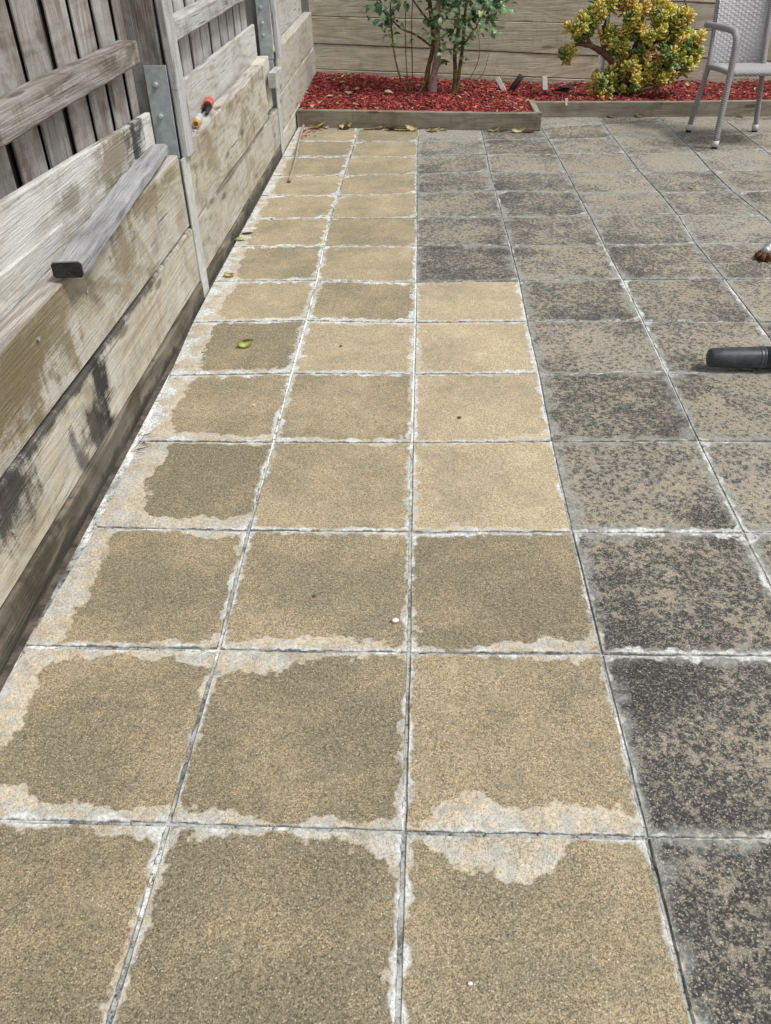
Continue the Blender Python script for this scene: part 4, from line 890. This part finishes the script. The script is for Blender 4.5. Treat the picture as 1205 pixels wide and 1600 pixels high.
for (x, lab, mt, k, sc_, yaw) in ((-.80, 'largest pale dry leaf at the left end of the row along the edging', DRY, 1, 1.5, .2), (-.66, 'small pale leaf scrap right of the largest dry leaf by the edging', DRY, 0, .7, 1.9), (-.57, 'bright yellow leaf in the row along the front edging', YEL, 1, 1.2, .4), (-.50, 'brown leaf touching the bright yellow one by the edging', BRN_, 0, 1.0, 2.4),
   (-.40, 'flat buff leaf between the brown leaf and joint by the edging', DRY, 2, 1.2, .1), (-.29, 'tan leaf pile piece at the joint by the edging', DRY, 1, 1.1, .9), (-.22, 'brown curled leaf behind the yellow crescent leaf by the edging', BRN_, 1, 1.2, .2), (-.17, 'yellow crescent shaped leaf in front of the edging', YEL, 2, 1.3, -.2),
   (.02, 'pale yellow leaf standing against the middle of the edging', YEL, 1, 1.2, 2.8), (.09, 'tan twisted leaf right of the pale yellow one by the edging', DRY, 1, 1.1, -.5), (.17, 'small cream leaf alone by the middle of the edging', DRY, 0, .7, .3), (.52, 'cream rounded leaf in front of the edging on the dark pavers', YEL, 1, 1.1, .2), (.60, 'small black leaf scrap between two cream leaves by the edging', BRN_, 0, .7, .3), (.69, 'pale cream leaf near the outer end of the edging', YEL, 1, 1.2, -.1), (.76, 'thin red brown leaf nearest the edging corner', BRN_, 2, .9, -.2)):
    fallen(x-.03, 5.80-.141*(x+.92)-.028, .002, yaw, mt, lab, 'dry leaves along the edging', sc_*1.3, k, random.Random(int(x*99)).uniform(-.5, .5))
rnd = random.Random(31); spots_ = []
while len(spots_) < 20:
    x = rnd.uniform(-.88, -.25) if len(spots_) < 12 else rnd.uniform(-.2, 2.4); y = rnd.uniform(5.95, 7.2)
    if in_bed(x, y-.05) and all(abs(x-q[0]) > .012 for q in spots_): spots_.append((x, y))
ords = ('leftmost', 'second', 'third', 'fourth', 'fifth', 'sixth', 'seventh', 'eighth', 'ninth', 'tenth', 'eleventh', 'twelfth', 'thirteenth', 'fourteenth', 'fifteenth', 'sixteenth', 'seventeenth', 'eighteenth', 'nineteenth', 'rightmost')
for k, (x, y) in enumerate(sorted(spots_, key=lambda q: q[0]/(q[1]+.9))):
    fallen(x, y, zmulch(x, y)+.006, rnd.uniform(0, 6.28), DRY if rnd.random() < .75 else YEL, ('%s pale dry leaf on the red mulch' % ords[k]) + (', counted from the left wall' if 0 < k < 19 else ' of the garden bed'), 'dry leaves scattered on the mulch', rnd.uniform(.7, 1.15), rnd.randrange(3), rnd.uniform(-.4, .4), rnd.uniform(-.3, .3))
for (x, lab) in ((1.45, 'orange dry leaf at the foot of the far edging left of the chair'), (2.42, 'curled tan leaf at the foot of the far edging behind the chair'), (1.66, 'small pale leaf scrap at the foot of the edging below the succulent')):
    fallen(x, 5.985-.048*(x-.87), .003, .3+x, DRY, lab, None, .9, 1, .3)
stick = link('fallen_stick', bm_mesh('stick', fix(tube_bm(smooth_path([(-.785, 4.316, .012), (-.79, 4.45, .012), (-.806, 4.78, .014), (-.828, 5.05, .012), (-.842, 5.25, .012), (-.862, 5.55, .013), (-.872, 5.79, .016)], 5), [.0105]*3+[.0095]*28, 8)), True), mat_plain('stick bark', (.19, .155, .13), (.40, .335, .285), 60, .85))
tag(stick, 'long thin grey brown stick lying on the pavers beside the wall', 'stick')
PEB = mat_plain('pale pebble', (.62, .58, .52), (.80, .77, .70), 30, .6)
def pebble(x, y, r_, label, mt=PEB, sq=.6, group=None):
    bm = bmesh.new(); bmesh.ops.create_icosphere(bm, subdivisions=2, radius=r_); rq = random.Random(int(x*1000))
    for v in bm.verts: v.co.z *= sq; v.co.x *= 1.25; v.co *= rq.uniform(.93, 1.06)
    o = link('pebble', bm_mesh('pebble', fix(bm), True), mt, None, (x, y, r_*sq+.0005)); return tag(o, label, 'pebble', group)
pebble(-.031, .545, .0075, 'smooth white pebble near the joint in the middle column'); pebble(.112, -.27, .0035, 'tiny white stone chip on the nearest paver right of centre')
pebble(.235, -.34, .003, 'tiny pale chip at the lower edge of the picture'); pebble(-.545, 1.585, .004, 'tiny pale chip on a paver in the wall-side column')
bpb = mat_plain('brown seed', (.07, .03, .02), (.16, .07, .05), 60, .6)
pebble(.153, 1.50, .006, 'small red brown seed on the pale tan paver', bpb); pebble(-.285, 2.045, .005, 'small brown seed on the tan paver right of the green leaf', bpb, .4); pebble(-.235, .63, .004, 'small black speck of bark on the middle paver', bpb, .6)
pebble(.30, 3.60, .006, 'white stone chip on the dark far pavers', PEB)
# litter in the gap at the wall base
TW = mat_plain('dry needle', (.08, .035, .022), (.20, .10, .06), 60, .8)
for k, (x, y) in enumerate(((-.885, 1.30), (-.888, 1.37))):
    bm = bmesh.new(); rq = random.Random(k)
    for _ in range(5):
        a = rq.uniform(-1.2, 1.6); L_ = rq.uniform(.02, .06); p0 = Vector((x+rq.uniform(-.01, .01), y+rq.uniform(-.02, .02), .004)); tube_bm([p0, p0+Vector((math.cos(a)*L_, math.sin(a)*L_, .006))], .0011, 4, bm)
    tag(link('twig_litter', bm_mesh('twigs', fix(bm)), TW), ('red brown dry needles at the wall base beside the widest crust', 'second tuft of dry needles just beyond at the wall base')[k], 'twigs')
